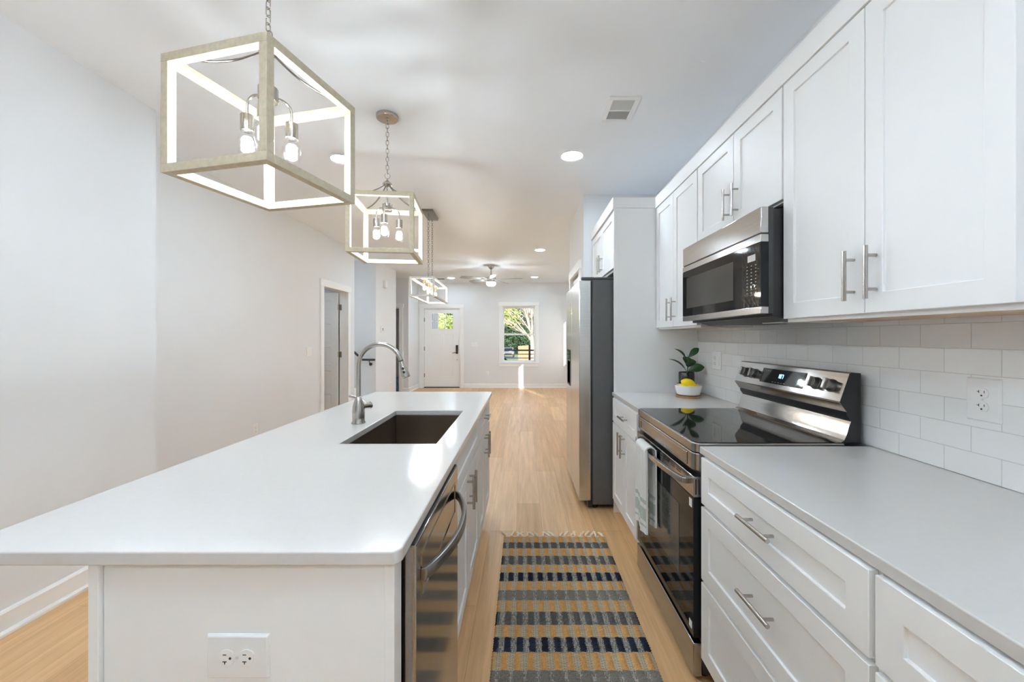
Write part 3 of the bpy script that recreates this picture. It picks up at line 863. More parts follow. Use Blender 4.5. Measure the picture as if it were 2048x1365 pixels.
for (x, y, z) in hp:
    for dx, dz in ((-0.007, -0.013), (0.003, -0.014), (0.007, -0.008), (0.007, 0.008), (0.003, 0.014), (-0.007, 0.013)):
        vs.append((x + dx, y, z + dz))
fs = [(i * 6 + j, i * 6 + (j + 1) % 6, (i + 1) * 6 + (j + 1) % 6, (i + 1) * 6 + j) for i in range(n - 1) for j in range(6)]
fs += [tuple(range(6))[::-1], tuple(range((n - 1) * 6, n * 6))]
mb.add(vs, fs).build('handle', M['knob'], t, bevel=0.002, ang=30)

def base_cabinet(name, label, xb, xf, nx, y0, y1, fronts, toe=True, cat='cabinet', group=None):
    """fronts: list of (kind, y0, y1, z0, z1, handle) handle: None or (axis, y, z)"""
    t = thing(name, label, cat, ((xb + xf) / 2, (y0 + y1) / 2, 0), group)
    xc = xf - nx * 0.0205
    k = MB()
    k.box(xb, xc, y0, y0 + 0.018, 0.12, CZ0 - 0.001).box(xb, xc, y1 - 0.018, y1, 0.12, CZ0 - 0.001).box(xb, xc, y0 + 0.018, y1 - 0.018, 0.12, 0.138)
    k.box(xb, xb + nx * 0.012, y0 + 0.018, y1 - 0.018, 0.138, CZ0 - 0.001)
    k.box(xc - nx * 0.02, xc, y0 + 0.018, y1 - 0.018, 0.138, CZ0 - 0.001)
    k.build('carcass', M['cab'], t)
    if toe:
        box('toe_kick', M['cab'], t, xf - nx * 0.075, xf - nx * 0.092, y0, y1, 0, 0.12)
    for f in fronts:
        o = panel_front(xf, nx, f[1], f[2], f[3], f[4]).build(f[0], M['cab'], t, weld=True, bevel=0.0015, seg=2)
        if f[5]:
            pull(o, (xf + nx * 0.031, f[5][1], f[5][2]), f[5][0], nx)
    return t
FX = -0.258
base_cabinet('sink_cabinet', 'white two-door sink cabinet beside the dishwasher in the island', -0.83, FX, 1, 1.430, 2.312,
    [('drawer_front', 1.436, 2.307, 0.712, 0.880, None),
     ('door', 1.436, 1.870, 0.135, 0.700, ('z', 1.832, 0.62)),
     ('door', 1.874, 2.307, 0.135, 0.700, ('z', 1.912, 0.62))])
base_cabinet('drawer_cabinet', 'white one-drawer cabinet at the far end of the island', -0.83, FX, 1, 2.314, 3.025,
    [('drawer', 2.319, 3.018, 0.712, 0.880, ('y', 2.668, 0.80)),
     ('door', 2.319, 2.666, 0.135, 0.700, ('z', 2.628, 0.62)),
     ('door', 2.670, 3.018, 0.135, 0.700, ('z', 2.708, 0.62))])

# ------------------------------------------------------------------ right run: base cabinets and worktops
CX = 0.665; XC = 0.672
base_cabinet('base_cabinet', 'white base cabinet with one drawer and two doors between range and fridge', XR - 0.002, CX, -1, 2.345, 3.032,
    [('drawer', 2.352, 2.985, 0.710, 0.880, ('y', 2.62, 0.797)),
     ('door', 2.352, 2.660, 0.130, 0.700, ('z', 2.625, 0.612)),
     ('door', 2.664, 2.985, 0.130, 0.700, ('z', 2.700, 0.612))])
base_cabinet('drawer_cabinet', 'white three-drawer base cabinet in the right foreground next to the range', XR - 0.002, CX, -1, 0.762, 1.512,
    [('drawer', 0.771, 1.498, 0.711, 0.882, ('y', 1.115, 0.800)),
     ('drawer', 0.771, 1.498, 0.428, 0.698, ('y', 1.115, 0.578)),
     ('drawer', 0.771, 1.498, 0.130, 0.416, ('y', 1.115, 0.285))])
base_cabinet('base_cabinet', 'white base cabinet with drawer in the bottom right corner, nearest the viewer', XR - 0.002, CX, -1, 0.05, 0.760,
    [('drawer', 0.058, 0.757, 0.711, 0.882, ('y', 0.40, 0.800)),
     ('door', 0.058, 0.405, 0.130, 0.698, ('z', 0.37, 0.6)),
     ('door', 0.409, 0.757, 0.130, 0.698, ('z', 0.445, 0.6))])
props(slab('countertop', XC, XR - 0.0005, 2.322, 3.036), 'short white quartz counter piece with the plant and lemon bowl on it', 'countertop')
props(slab('countertop', XC, XR - 0.0005, 0.0, 1.528, None, [(XC, 1.528)], 0.004), 'long white quartz counter in the right foreground', 'countertop')

# refrigerator side panel
t = thing('cabinet_panel', 'tall white side panel between the fridge and the plant corner', 'panel', (1.0, 3.05, 0))
MB().box(0.688, XR, 3.038, 3.056, 0, 2.312).build('panel', M['cab'], t, bevel=0.001)
box('front_stile', M['cab'], t, 0.686, 0.706, 3.034, 3.038, 0, 2.312, bevel=0.0008)

# ------------------------------------------------------------------ wall cabinets
UX = 1.005; UZ0, UZ1 = 1.389, 2.315
def wall_cabinet(name, label, y0, y1, z0, doors, xf=UX, z1=UZ1, ends=0.0):
    t = thing(name, label, 'cabinet', ((xf + XR) / 2, (y0 + y1) / 2, z0))
    xc = xf + 0.0205
    k = MB()
    k.box(xc, XR - 0.001, y0, y0 + 0.018, z0, z1).box(xc, XR - 0.001, y1 - 0.018, y1, z0, z1)
    k.box(xc, xc + 0.02, y0 + 0.018, y1 - 0.018, z0, z0 + 0.04).box(xc, XR - 0.001, y0 + 0.018, y1 - 0.018, z1 - 0.018, z1)
    k.box(xc, xc + 0.012, y0 + 0.018, y1 - 0.018, z0 + 0.04, z1 - 0.018)
    k.build('carcass', M['cab'], t)
    box('underside', M['maple'], t, xc + 0.02, XR - 0.011, y0 + 0.018, y1 - 0.018, z0 + 0.002, z0 + 0.012, label='bare wood underside')
    for (a, b, c, d, hy, hz) in doors:
        o = panel_front(xf, -1, a, b, c, d).build('door', M['cab'], t, weld=True, bevel=0.0015)
        pull(o, (xf - 0.031, hy, hz), 'z', -1)
    return t
wall_cabinet('wall_cabinet', 'white two-door wall cabinet above the potted plant, left of the microwave', 2.312, 3.036, UZ0,
    [(2.318, 2.686, 1.402, 2.305, 2.645, 1.518), (2.690, 3.028, 1.402, 2.305, 2.728, 1.518)])
wall_cabinet('wall_cabinet', 'short white two-door wall cabinet directly above the microwave', 1.553, 2.310, 1.862,
    [(1.557, 1.912, 1.868, 2.305, 1.875, 1.978), (1.916, 2.306, 1.868, 2.305, 1.955, 1.978)])
wall_cabinet('wall_cabinet', 'large white two-door wall cabinet at top right, nearest the viewer', 0.812, 1.551, UZ0,
    [(0.817, 1.177, 1.402, 2.305, 1.140, 1.517), (1.181, 1.547, 1.402, 2.305, 1.216, 1.517)])
t = wall_cabinet('wall_cabinet', 'white two-door cabinet above the refrigerator', 3.058, 4.028, 1.848,
    [(3.075, 3.540, 1.863, 2.300, 3.50, 1.970), (3.544, 4.022, 1.863, 2.300, 3.585, 1.970)], xf=0.690)
# crown boards along the cabinet tops
mb = MB().box(0.998, 1.018, 0.80, 3.034, 2.307, 2.392).box(1.018, XR - 0.001, 0.80, 3.034, 2.375, 2.392)
struct('trim_1', mb, M['cab'])
mb = MB().box(0.678, 0.698, 3.032, 4.028, 2.307, 2.392).box(0.698, 0.998, 3.032, 3.052, 2.313, 2.392).box(0.698, XR - 0.001, 3.052, 4.028, 2.375, 2.392)
struct('trim_2', mb, M['cab'])

# ------------------------------------------------------------------ refrigerator
FRX = 0.430
t = thing('refrigerator', 'stainless side-by-side refrigerator with dark grey side', 'refrigerator', (0.86, 3.55, 0))
box('body', M['fridge_side'], t, 0.535, 1.29, 3.092, 4.005, 0.035, 1.775, bevel=0.004)
box('top_cover', M['darkgrey'], t, 0.545, 0.75, 3.094, 4.003, 1.775, 1.795, bevel=0.004)
box('base_grille', M['black'], t, 0.500, 0.535, 3.10, 3.998, 0.012, 0.070)
box('door_gasket', M['black'], t, 0.521, 0.535, 3.098, 3.999, 0.075, 1.765)
for nm, a, b in (('door', 3.092, 3.570), ('freezer_door', 3.576, 4.005)):
    d = box(nm, M['steel'], t, FRX, 0.521, a, b, 0.066, 1.772, bevel=0.006, seg=3)
    hy = 3.545 if nm == 'door' else 3.600
for y in (3.125, 3.965):
    MB().prism([(0.450, y - 0.018), (0.470, y - 0.028), (0.62, y - 0.028), (0.62, y + 0.028), (0.470, y + 0.028), (0.450, y + 0.018)], 'z', 1.7745, 1.798).build('hinge_cover', M['darkgrey'], t, bevel=0.004)
MB().relief((FRX + 0.002, 0, 0), Y, Z, NX, [3.66, 3.675, 3.885, 3.90], [0.885, 0.90, 1.11, 1.215], lambda i, j: 0.002 if (i == 1 and j == 1) else 0.005).build('water_dispenser', M['darkgrey'], t, weld=True)
box('dispenser_panel', M['blackglass'], t, FRX - 0.005, FRX - 0.002, 3.672, 3.888, 1.118, 1.208)
for y in (3.14, 3.95):
    MB().cyl((0.56, y, 0.0), (0.56, y, 0.036), 0.020).build('foot', M['black'], t)

# ------------------------------------------------------------------ microwave
MX = 0.915; my0, my1 = 1.541, 2.297
t = thing('microwave', 'stainless over-the-range microwave with black glass door', 'microwave', (1.1, 1.92, 1.40))
my0b, my1b = my0 + 0.003, my1 - 0.003
MB().box(MX + 0.05, XR - 0.011, my0b + 0.010, my1b - 0.010, 1.412, 1.832).build('body', M['black'], t, bevel=0.002)
box('door_side', M['darkgrey'], t, MX + 0.004, MX + 0.050, my0b, my1b, 1.424, 1.834)
box('top_vent_panel', M['steel_m'], t, MX, MX + 0.030, my0, my1, 1.735, 1.836, bevel=0.003)
MB().box(MX - 0.001, MX + 0.03, my0, my1, 1.700, 1.730).box(MX - 0.001, MX + 0.03, my0, my1, 1.422, 1.450).build('door_trim', M['steel_m'], t, bevel=0.002)
cy = 1.668
dg = box('door_glass', M['mwglass'], t, MX - 0.0005, MX + 0.03, cy + 0.002, my1, 1.451, 1.699)
box('window', M['meshwin'], dg, MX - 0.0012, MX - 0.0003, cy + 0.075, my1 - 0.055, 1.492, 1.660)
cp = box('control_panel', M['mwglass'], t, MX - 0.0005, MX + 0.03, my0, cy, 1.451, 1.699)
box('paper_label', M['sticker'], cp, MX - 0.0015, MX - 0.0006, my0 + 0.036, my0 + 0.090, 1.634, 1.660)
kk = 0
for r_ in range(9):
    for c_ in range(3):
        y = my0 + 0.034 + c_ * 0.030; z = 1.617 - r_ * 0.0135
        MB().box(MX - 0.0012, MX - 0.0004, y - 0.004, y + 0.004, z - 0.0016, z + 0.0016).build('key_legend', M['print'], cp)
# crumpled clear film still on the control panel
random.seed(5)
mb = MB(); n1, n2 = 10, 22
vs = []
for i in range(n1 + 1):
    for j in range(n2 + 1):
        y = my0 + 0.003 + (cy - my0 - 0.002) * i / n1; z = 1.452 + 0.243 * j / n2
        amp = 0.006 if j < 5 else 0.0012
        vs.append((MX - 0.0022 - random.random() * amp, y, z))
fs = [(i * (n2 + 1) + j, (i + 1) * (n2 + 1) + j, (i + 1) * (n2 + 1) + j + 1, i * (n2 + 1) + j + 1) for i in range(n1) for j in range(n2)]
mb.add(vs, fs).build('protective_film', M['film'], t, smooth=False)
MB().prism([(MX + 0.035, 1.424), (XR - 0.02, 1.424), (XR - 0.02, 1.398), (MX + 0.14, 1.396)], 'y', my0 + 0.03, my1 - 0.03).build('bottom_hood', M['darkgrey'], t, bevel=0.002)
for y in (1.66, 2.06):
    MB().add([(MX + 0.16, y, 1.3955), (MX + 0.31, y, 1.3965), (MX + 0.31, y + 0.14, 1.3965), (MX + 0.16, y + 0.14, 1.3955),
              (MX + 0.16, y, 1.3925), (MX + 0.31, y, 1.3935), (MX + 0.31, y + 0.14, 1.3935), (MX + 0.16, y + 0.14, 1.3925)],
             [(0, 1, 2, 3), (7, 6, 5, 4), (0, 4, 5, 1), (1, 5, 6, 2), (2, 6, 7, 3), (3, 7, 4, 0)]).build('grease_filter', M['steel'], t)

# ------------------------------------------------------------------ range
RX = 0.655; ry0, ry1 = 1.537, 2.308
t = thing('range', 'stainless electric range with black glass cooktop and oven door', 'range', (0.98, 1.92, 0))
box('body', M['black'], t, RX + 0.035, 1.305, ry0 + 0.004, ry1 - 0.004, 0.03, 0.885)
def rounded(x0, x1, y0, y1, r, n=6):
    p = []
    for cx, cy_, a0 in ((x0 + r, y0 + r, 180), ):
        for k in range(n + 1):
            a = R(a0 + 90 * k / n); p.append((cx + r * math.cos(a), cy_ + r * math.sin(a)))
    p += [(x1, y0), (x1, y1)]
    for k in range(n + 1):
        a = R(90 + 90 * k / n); p.append((x0 + r + r * math.cos(a), y1 - r + r * math.sin(a)))
    return p
MB().prism(rounded(RX, 1.235, ry0, ry1, 0.028), 'z', 0.886, 0.9225).build('cooktop_frame', M['steel_h'], t, bevel=0.004, seg=3, ang=30)
MB().prism(rounded(RX + 0.011, 1.228, ry0 + 0.011, ry1 - 0.011, 0.018), 'z', 0.9224, 0.9240).build('cooktop_glass', M['blackglass'], t)
MB().prism(rounded(RX + 0.001, 0.80, ry0 + 0.002, ry1 - 0.002, 0.028), 'z', 0.815, 0.883).build('manifold_panel', M['steel_h'], t, bevel=0.003, seg=2, ang=30)
MB().relief((RX + 0.001, 0, 0), Y, Z, NX, [ry0 + 0.065, ry0 + 0.075, ry1 - 0.075, ry1 - 0.065], [0.823, 0.829, 0.866, 0.872], lambda i, j: None if (i == 1 and j == 1) else 0.003).build('manifold_trim', M['steel_h'], t, weld=True, bevel=0.0008)
# oven door
dt = MB().box(RX, RX + 0.033, ry0 + 0.004, ry1 - 0.004, 0.712, 0.793)
db = dt.build('door_band', M['steel_h'], t, bevel=0.003)
for k in range(8):
    y = ry0 + 0.13 + k * 0.068
    MB().box(RX - 0.0008, RX + 0.002, y, y + 0.046, 0.7745, 0.7785).box(RX - 0.0008, RX + 0.002, y, y + 0.046, 0.7665, 0.7700).build('vent_slot', M['slot'], db)
for x in (RX + 0.009, RX + 0.021):
    MB().box(x - 0.0025, x + 0.0025, ry0 + 0.0032, ry0 + 0.006, 0.724, 0.783).build('side_slot', M['slot'], db)
og = box('oven_door_glass', M['mwglass'], t, RX + 0.001, RX + 0.033, ry0 + 0.006, ry1 - 0.006, 0.170, 0.711, bevel=0.002)
box('window', M['meshwin'], og, RX - 0.0002, RX + 0.0009, ry0 + 0.15, ry1 - 0.15, 0.34, 0.63)
box('sticker', M['sticker'], og, RX - 0.0008, RX + 0.0008, ry0 + 0.020, ry0 + 0.044, 0.668, 0.700)
box('sticker', M['sticker'], og, RX - 0.0008, RX + 0.0008, ry0 + 0.020, ry0 + 0.044, 0.195, 0.222)
hp = []
for k in range(21):
    u = k / 20
    hp.append((RX - 0.016 - 0.032 * math.sin(PI * u) ** 0.6, ry0 + 0.055 + (ry1 - ry0 - 0.11) * u, 0.762))
mb = MB(); n = len(hp); vs = []
for (x, y, z) in hp:
    for dx, dz in ((-0.007, -0.011), (0.006, -0.013), (0.008, -0.008), (0.008, 0.008), (0.006, 0.013), (-0.007, 0.011)):
        vs.append((x + dx, y, z + dz))
fs = [(i * 6 + j, i * 6 + (j + 1) % 6, (i + 1) * 6 + (j + 1) % 6, (i + 1) * 6 + j) for i in range(n - 1) for j in range(6)]
fs += [tuple(range(6))[::-1], tuple(range((n - 1) * 6, n * 6))]
mb.add(vs, fs)
for y in (ry0 + 0.062, ry1 - 0.062):
    mb.box(RX - 0.018, RX + 0.001, y - 0.012, y + 0.012, 0.750, 0.774)
mb.build('handle', M['steel_h'], t, bevel=0.002, ang=30)
box('storage_drawer', M['steel_h'], t, RX, RX + 0.033, ry0 + 0.004, ry1 - 0.004, 0.022, 0.150, bevel=0.003)
for y in (ry0 + 0.05, ry1 - 0.05):
    MB().cyl((RX + 0.06, y, 0.0), (RX + 0.06, y, 0.032), 0.018).cyl((1.25, y, 0.0), (1.25, y, 0.032), 0.018).build('foot', M['black'], t)
# backguard
prof = [(1.302, 0.9235), (1.302, 1.192), (1.262, 1.194), (1.256, 1.190), (1.219, 1.083), (1.219, 1.079), (1.246, 1.040), (1.246, 1.028), (1.262, 1.006), (1.254, 0.985), (1.246, 0.955), (1.229, 0.9235)]
MB().prism(prof, 'y', ry0 + 0.006, ry1 - 0.006).build('backguard', M['black'], t, bevel=0.0015)
e0, e1 = ry0 + 0.003, ry1 - 0.003
def skin(name, pts, m, th=0.0015):
    q = []
    for (x, z) in pts: q.append((x - th, z))
    q += [(x, z) for (x, z) in pts[::-1]]
    return MB().prism(q, 'y', e0, e1).build(name, M[m], t, ang=25)
skin('control_panel', [(1.262, 1.1945), (1.2555, 1.1905), (1.2185, 1.083)], 'steel_mirror')
skin('underlip', [(1.2185, 1.081), (1.2185, 1.078), (1.2455, 1.042)], 'steel_dark')
skin('splash_panel', [(1.2615, 1.006), (1.2535, 0.985), (1.2455, 0.955), (1.236, 0.935), (1.222, 0.9255), (1.205, 0.9245)], 'steel_mirror')
pn = Vector((-0.1075, 0, 0.037)).normalized()          # outward normal of the sloped panel
pu = Vector((0.037, 0, 0.1075)).normalized()           # up along the panel
def onpanel(s, y, d=0.0):
    """s: 0..1 up the sloped face"""
    return Vector((1.2185, y, 1.083)) + pu * (s * 0.1137) + pn * (0.0015 + d)
def pbox(mb, s0, s1, y0, y1, d0, d1):
    p = [onpanel(s, y, d) for d in (d0, d1) for s, y in ((s0, y0), (s0, y1), (s1, y1), (s1, y0))]
    return mb.add(p, [(0, 3, 2, 1), (4, 5, 6, 7), (0, 1, 5, 4), (1, 2, 6, 5), (2, 3, 7, 6), (3, 0, 4, 7)])
dp = pbox(MB(), 0.18, 0.83, 1.755, 2.075, -0.0005, 0.001).build('display', M['blackglass'], t)
SEG = {'1': 'bc', '0': 'abcdef', '7': 'abc', ':': ':'}
def digit(ch, yc, s0, h, w):
    mb = MB(); k = 0.0022; kk = k / 0.1137
    L = {'a': (s0 + h - kk, s0 + h, -w, w), 'd': (s0, s0 + kk, -w, w), 'g': (s0 + h / 2 - kk / 2, s0 + h / 2 + kk / 2, -w, w),
         'b': (s0 + h / 2, s0 + h, -w, -w + k), 'c': (s0, s0 + h / 2, -w, -w + k), 'f': (s0 + h / 2, s0 + h, w - k, w), 'e': (s0, s0 + h / 2, w - k, w)}
    if ch == ':':
        for z in (0.25, 0.65): pbox(mb, s0 + h * z, s0 + h * z + kk, yc - k / 2, yc + k / 2, 0.0008, 0.0014)
    else:
        for q in SEG[ch]:
            a, b, c_, d_ = L[q]; pbox(mb, a, b, yc + c_, yc + d_, 0.0008, 0.0014)
    return mb
for ch, yc in (('1', 1.937), (':', 1.931), ('0', 1.922), ('7', 1.908)):
    digit(ch, yc, 0.46, 0.17, 0.0048).build('clock_digit', M['blue_led'], dp, smooth=False)
for k in range(5):
    y = 1.97 - k * 0.022
    pbox(MB(), 0.25, 0.265, y - 0.006, y + 0.006, 0.0008, 0.0012).build('touch_key', M['print'], dp)
for k in range(3):
    y = 2.045 - k * 0.016
    pbox(MB(), 0.72, 0.735, y - 0.004, y + 0.004, 0.0008, 0.0012).build('touch_key', M['print'], dp)
for y in (2.215, 2.130, 1.690, 1.605):
    c = onpanel(0.50, y)
    kb = MB().cyl(c, c + pn * 0.004, 0.027, n=28).cyl(c + pn * 0.004, c + pn * 0.024, 0.0245, 0.022, n=28).build('knob', M['knob'], t, bevel=0.001)
    g = MB(); w_ = Vector((0, 1, 0))
    p = [c + pn * d + pu * (a * 0.0225) + w_ * (b * 0.0065) for d in (0.023, 0.038) for a, b in ((-1, -1), (-1, 1), (1, 1), (1, -1))]
    g.add(p, [(0, 3, 2, 1), (4, 5, 6, 7), (0, 1, 5, 4), (1, 2, 6, 5), (2, 3, 7, 6), (3, 0, 4, 7)]).build('grip', M['nickel'], kb, bevel=0.002)

# towel over the oven door handle
t = thing('kitchen_towel', 'white towel with sage stripes hanging on the oven handle', 'towel', (0.605, 2.06, 0.79))
def towel_sheet(side, y0, y1, zb, zt, xbase, m_list, name):
    """one hanging side of the towel: folds across y"""
    nj, nk = 26, 40
    vs = []; mi = []
    for layer in (0, 1):
        for k in range(nk + 1):
            v = k / nk
            for j in range(nj + 1):
                u = j / nj
                z = zt + (zb - zt) * v - 0.006 * math.sin(u * 5) * v
                fold = 0.0035 * math.sin(u * 9 + 1.0) * (0.35 + v * 0.9) + 0.002 * math.sin(u * 21 + v * 3)
                squeeze = 1 - 0.06 * math.sin(v * 2.6)
                y = (y0 + y1) / 2 + (u - 0.5) * (y1 - y0) * squeeze
                x = xbase + side * 0.0 + fold + layer * 0.009
                vs.append((x, y, z))
    W = nj + 1; Nn = W * (nk + 1)
    mb = MB(); mb.v = vs
    for k in range(nk):
        v = (k + 0.5) / nk
        m = 1 if (0.60 < v < 0.64 or 0.70 < v < 0.84 or 0.90 < v < 0.93) else 0
        for j in range(nj):
            a = k * W + j
            mb.f.append([a, a + 1, a + W + 1, a + W]); mb.mi.append(m)
            mb.f.append([Nn + a, Nn + a + W, Nn + a + W + 1, Nn + a + 1]); mb.mi.append(m)
    for k in range(nk):
        for j0 in (0, nj):
            a = k * W + j0; mb.f.append([a, a + W, Nn + a + W, Nn + a]); mb.mi.append(0)
    for j in range(nj):
        for k0 in (0, nk):
            a = k0 * W + j; mb.f.append([a, a + 1, Nn + a + 1, Nn + a]); mb.mi.append(0)
    return mb
ty0, ty1 = 1.930, 2.095
mb = towel_sheet(-1, ty0, ty1, 0.375, 0.782, 0.5885, None, '')
mb2 = towel_sheet(1, ty0 + 0.004, ty1 - 0.01, 0.405, 0.782, 0.634, None, '')
mb.build('front_drop', [M['towel'], M['towel_stripe']], t, ang=60)
mb2.build('back_drop', [M['towel'], M['towel_stripe']], t, ang=60)
# the part that lies over the bar
mb = MB(); vs = []; k1, j1 = 12, 14
for layer in (0, 1):
    for k in range(k1 + 1):
        a = PI * k / k1
        rr = 0.0275 - layer * 0.006
        for j in range(j1 + 1):
            y = ty0 + (ty1 - ty0) * j / j1
            vs.append((0.6135 - rr * math.cos(a), y, 0.775 + (0.026 - layer * 0.006) * math.sin(a) + 0.001 * math.sin(j)))
W = j1 + 1; Nn = W * (k1 + 1); fs = []
for k in range(k1):
    for j in range(j1):
        a = k * W + j
        fs.append((a, a + 1, a + W + 1, a + W)); fs.append((Nn + a, Nn + a + W, Nn + a + W + 1, Nn + a + 1))
    for j0 in (0, j1):
        a = k * W + j0; fs.append((a, a + W, Nn + a + W, Nn + a))
mb.add(vs, fs).build('top_fold', M['towel'], t, ang=60)

# ------------------------------------------------------------------ bowl, lemons, plant
bx_, by_ = 1.147, 2.785
t = thing('fruit_bowl', 'white ceramic bowl on a wooden base holding lemons', 'bowl', (bx_, by_, CZ1))
MB().lathe([(0.0805, CZ1 + 0.0005), (0.083, CZ1 + 0.003), (0.083, CZ1 + 0.010), (0.081, CZ1 + 0.012), (1e-5, CZ1 + 0.012)], (bx_, by_, 0), 40).build('wooden_base', M['acacia'], t, label='round brown wooden base')
MB().lathe([(1e-5, CZ1 + 0.0125), (0.060, CZ1 + 0.0125), (0.076, CZ1 + 0.022), (0.084, CZ1 + 0.048), (0.089, CZ1 + 0.082), (0.0875, CZ1 + 0.084), (0.0855, CZ1 + 0.082), (0.080, CZ1 + 0.048), (0.072, CZ1 + 0.026), (0.058, CZ1 + 0.0185), (1e-5, CZ1 + 0.0185)], (bx_, by_, 0), 48).build('bowl', M['ceramic'], t)
def lemon(label, c, ax, L=0.043, r=0.029):
    ax = Vector(ax).normalized()
    t = thing('lemon', label, 'lemon', c, 'lemons in the white bowl')
    pr = []
    for k in range(25):
        u = -1 + 2 * k / 24
        rad = r * math.sqrt(max(0, 1 - u * u)) ** 0.9
        z = L * u
        if abs(u) > 0.86:
            z += math.copysign(0.007 * ((abs(u) - 0.86) / 0.14), u)
            rad = max(rad, 0.006 * (1 - (abs(u) - 0.86) / 0.14))
        pr.append((max(1e-5, rad), z))
    m3 = Vector((0, 0, 1)).rotation_difference(ax).to_matrix()
    lo = MB().lathe(pr, c, 28, 0, m3).build('peel', M['lemon'], t, ang=60)
    e = Vector(c) + ax * (L + 0.0068)
    MB().cyl(e - ax * 0.002, e + ax * 0.0012, 0.0028, n=8).build('stem_end', M['stem'], t)
zb = CZ1
lemon('big yellow lemon on top of the pile in the white bowl', (bx_ - 0.004, by_ - 0.010, zb + 0.096), (0.9, -0.2, -0.30), 0.045, 0.032)
lemon('lemon at the right rim of the white bowl, under the top one', (bx_ + 0.043, by_ - 0.012, zb + 0.060), (0.35, 0.9, 0.1))
lemon('lemon at the left rim of the white bowl, under the top one', (bx_ - 0.043, by_ + 0.002, zb + 0.060), (0.3, 0.9, -0.1))
lemon('lemon at the back of the white bowl, below the black pot', (bx_ + 0.002, by_ + 0.046, zb + 0.062), (0.95, 0.1, 0.1))
lemon('lemon in the front of the white bowl, below the top one', (bx_ + 0.0, by_ - 0.050, zb + 0.058), (0.98, 0.05, 0.05), 0.036, 0.026)

px_, py_ = 1.200, 2.945
t = thing('potted_plant', 'rubber plant in a black pot on a wooden stand behind the lemons', 'plant', (px_, py_, CZ1))
st = MB()
for k in range(4):
    a = R(0 + 90 * k)
    x, y = px_ + 0.063 * math.cos(a), py_ + 0.063 * math.sin(a)
    st.cyl((x, y, CZ1 + 0.0004), (x, y, CZ1 + 0.082), 0.0065, n=12)
st.box(px_ - 0.062, px_ + 0.062, py_ - 0.006, py_ + 0.006, CZ1 + 0.022, CZ1 + 0.034).box(px_ - 0.006, px_ + 0.006, py_ - 0.062, py_ + 0.062, CZ1 + 0.0225, CZ1 + 0.0335)
st.build('wooden_stand', M['acacia'], t)
MB().lathe([(1e-5, CZ1 + 0.036), (0.052, CZ1 + 0.036), (0.055, CZ1 + 0.040), (0.055, CZ1 + 0.158), (0.0535, CZ1 + 0.160), (0.051, CZ1 + 0.158), (0.050, CZ1 + 0.060), (1e-5, CZ1 + 0.060)], (px_, py_, 0), 36).build('pot', M['pot'], t)
MB().lathe([(1e-5, CZ1 + 0.150), (0.050, CZ1 + 0.147), (0.050, CZ1 + 0.142), (1e-5, CZ1 + 0.142)], (px_, py_, 0), 24).build('soil', M['soil'], t)
root = Vector((px_ + 0.006, py_, CZ1 + 0.148))
tops = root + Vector((0.004, 0, 0.11))
MB().tube([root, root + Vector((0.003, 0, 0.05)), tops, tops + Vector((0.001, 0, 0.03))], [0.004, 0.0035, 0.003, 0.0015], 8).build('stem', M['stem'], t)
def leaf(base, tip, up, width, droop=0.012, fold=0.25, th=0.0009, peak=0.6):
    """thick curved blade from base to tip, up = face normal hint"""
    base, tip = Vector(base), Vector(tip)
    d = (tip - base); L = d.length; d.normalize()
    s = d.cross(Vector(up)).normalized(); nrm = s.cross(d).normalized()
    n1, n2 = 14, 6; mb = MB()
    def P(i, j, lay):
        u = i / n1; v = (j / n2) * 2 - 1
        w = width * (math.sin(PI * min(1, u) ** (math.log(0.5) / math.log(peak)))) ** 0.75 if 0 < u < 1 else width * 0.03
        c = base + d * (L * u) + nrm * (-droop * (u * 2 - 1) ** 2 + droop)
        return c + s * (v * w) + nrm * (abs(v) * w * fold + lay * th)
    for lay in (-1, 1):
        for i in range(n1 + 1):
            for j in range(n2 + 1): mb.v.append(tuple(P(i, j, lay)))
    W = n2 + 1; Nn = W * (n1 + 1)
    for i in range(n1):
        for j in range(n2):
            a = i * W + j
            mb.f.append([a, a + 1, a + W + 1, a + W]); mb.mi.append(0)
            mb.f.append([Nn + a, Nn + a + W, Nn + a + W + 1, Nn + a + 1]); mb.mi.append(0)
        for j0 in (0, n2):
            a = i * W + j0; mb.f.append([a, a + W, Nn + a + W, Nn + a]); mb.mi.append(0)
    for j in range(n2):
        for i0 in (0, n1):
            a = i0 * W + j; mb.f.append([a, a + 1, Nn + a + 1, Nn + a]); mb.mi.append(0)
    return mb
def pl(dx, dy, dz): return (px_ + dx, py_ + dy, CZ1 + dz)
b0 = root
for (a, b, up, w, pk) in (
    (pl(0.010, -0.002, 0.262), pl(0.082, -0.02, 0.336), (-0.4, -0.9, 0.35), 0.024, 0.62),      # upright leaf to the right
    (pl(0.006, -0.004, 0.165), pl(0.112, -0.045, 0.200), (-0.15, -0.80, 0.55), 0.034, 0.60),   # broad low leaf to the right
    (pl(-0.004, 0.0, 0.255), pl(-0.086, 0.005, 0.330), (0.60, 0.15, 0.8), 0.020, 0.55),         # leaf seen edge on, upper left
    (pl(-0.008, 0.0, 0.180), pl(-0.128, 0.004, 0.256), (0.45, 0.08, 0.9), 0.024, 0.55),         # leaf seen edge on, lower left
    (pl(0.008, -0.006, 0.195), pl(0.004, -0.052, 0.262), (0.02, -0.75, 0.62), 0.042, 0.66),     # leaf facing the viewer
    (pl(0.008, 0.004, 0.20), pl(0.020, 0.07, 0.27), (0.0, -0.75, 0.62), 0.030, 0.60),
):
    lf = leaf(a, b, up, w, peak=pk)
    q = Vector(a)
    lf.tube([root + Vector((0.002, 0, max(0.0, q.z - root.z - 0.03))), q], [0.0022, 0.0016], 6)
    lf.build('leaf', M['leaf'], t, ang=60)

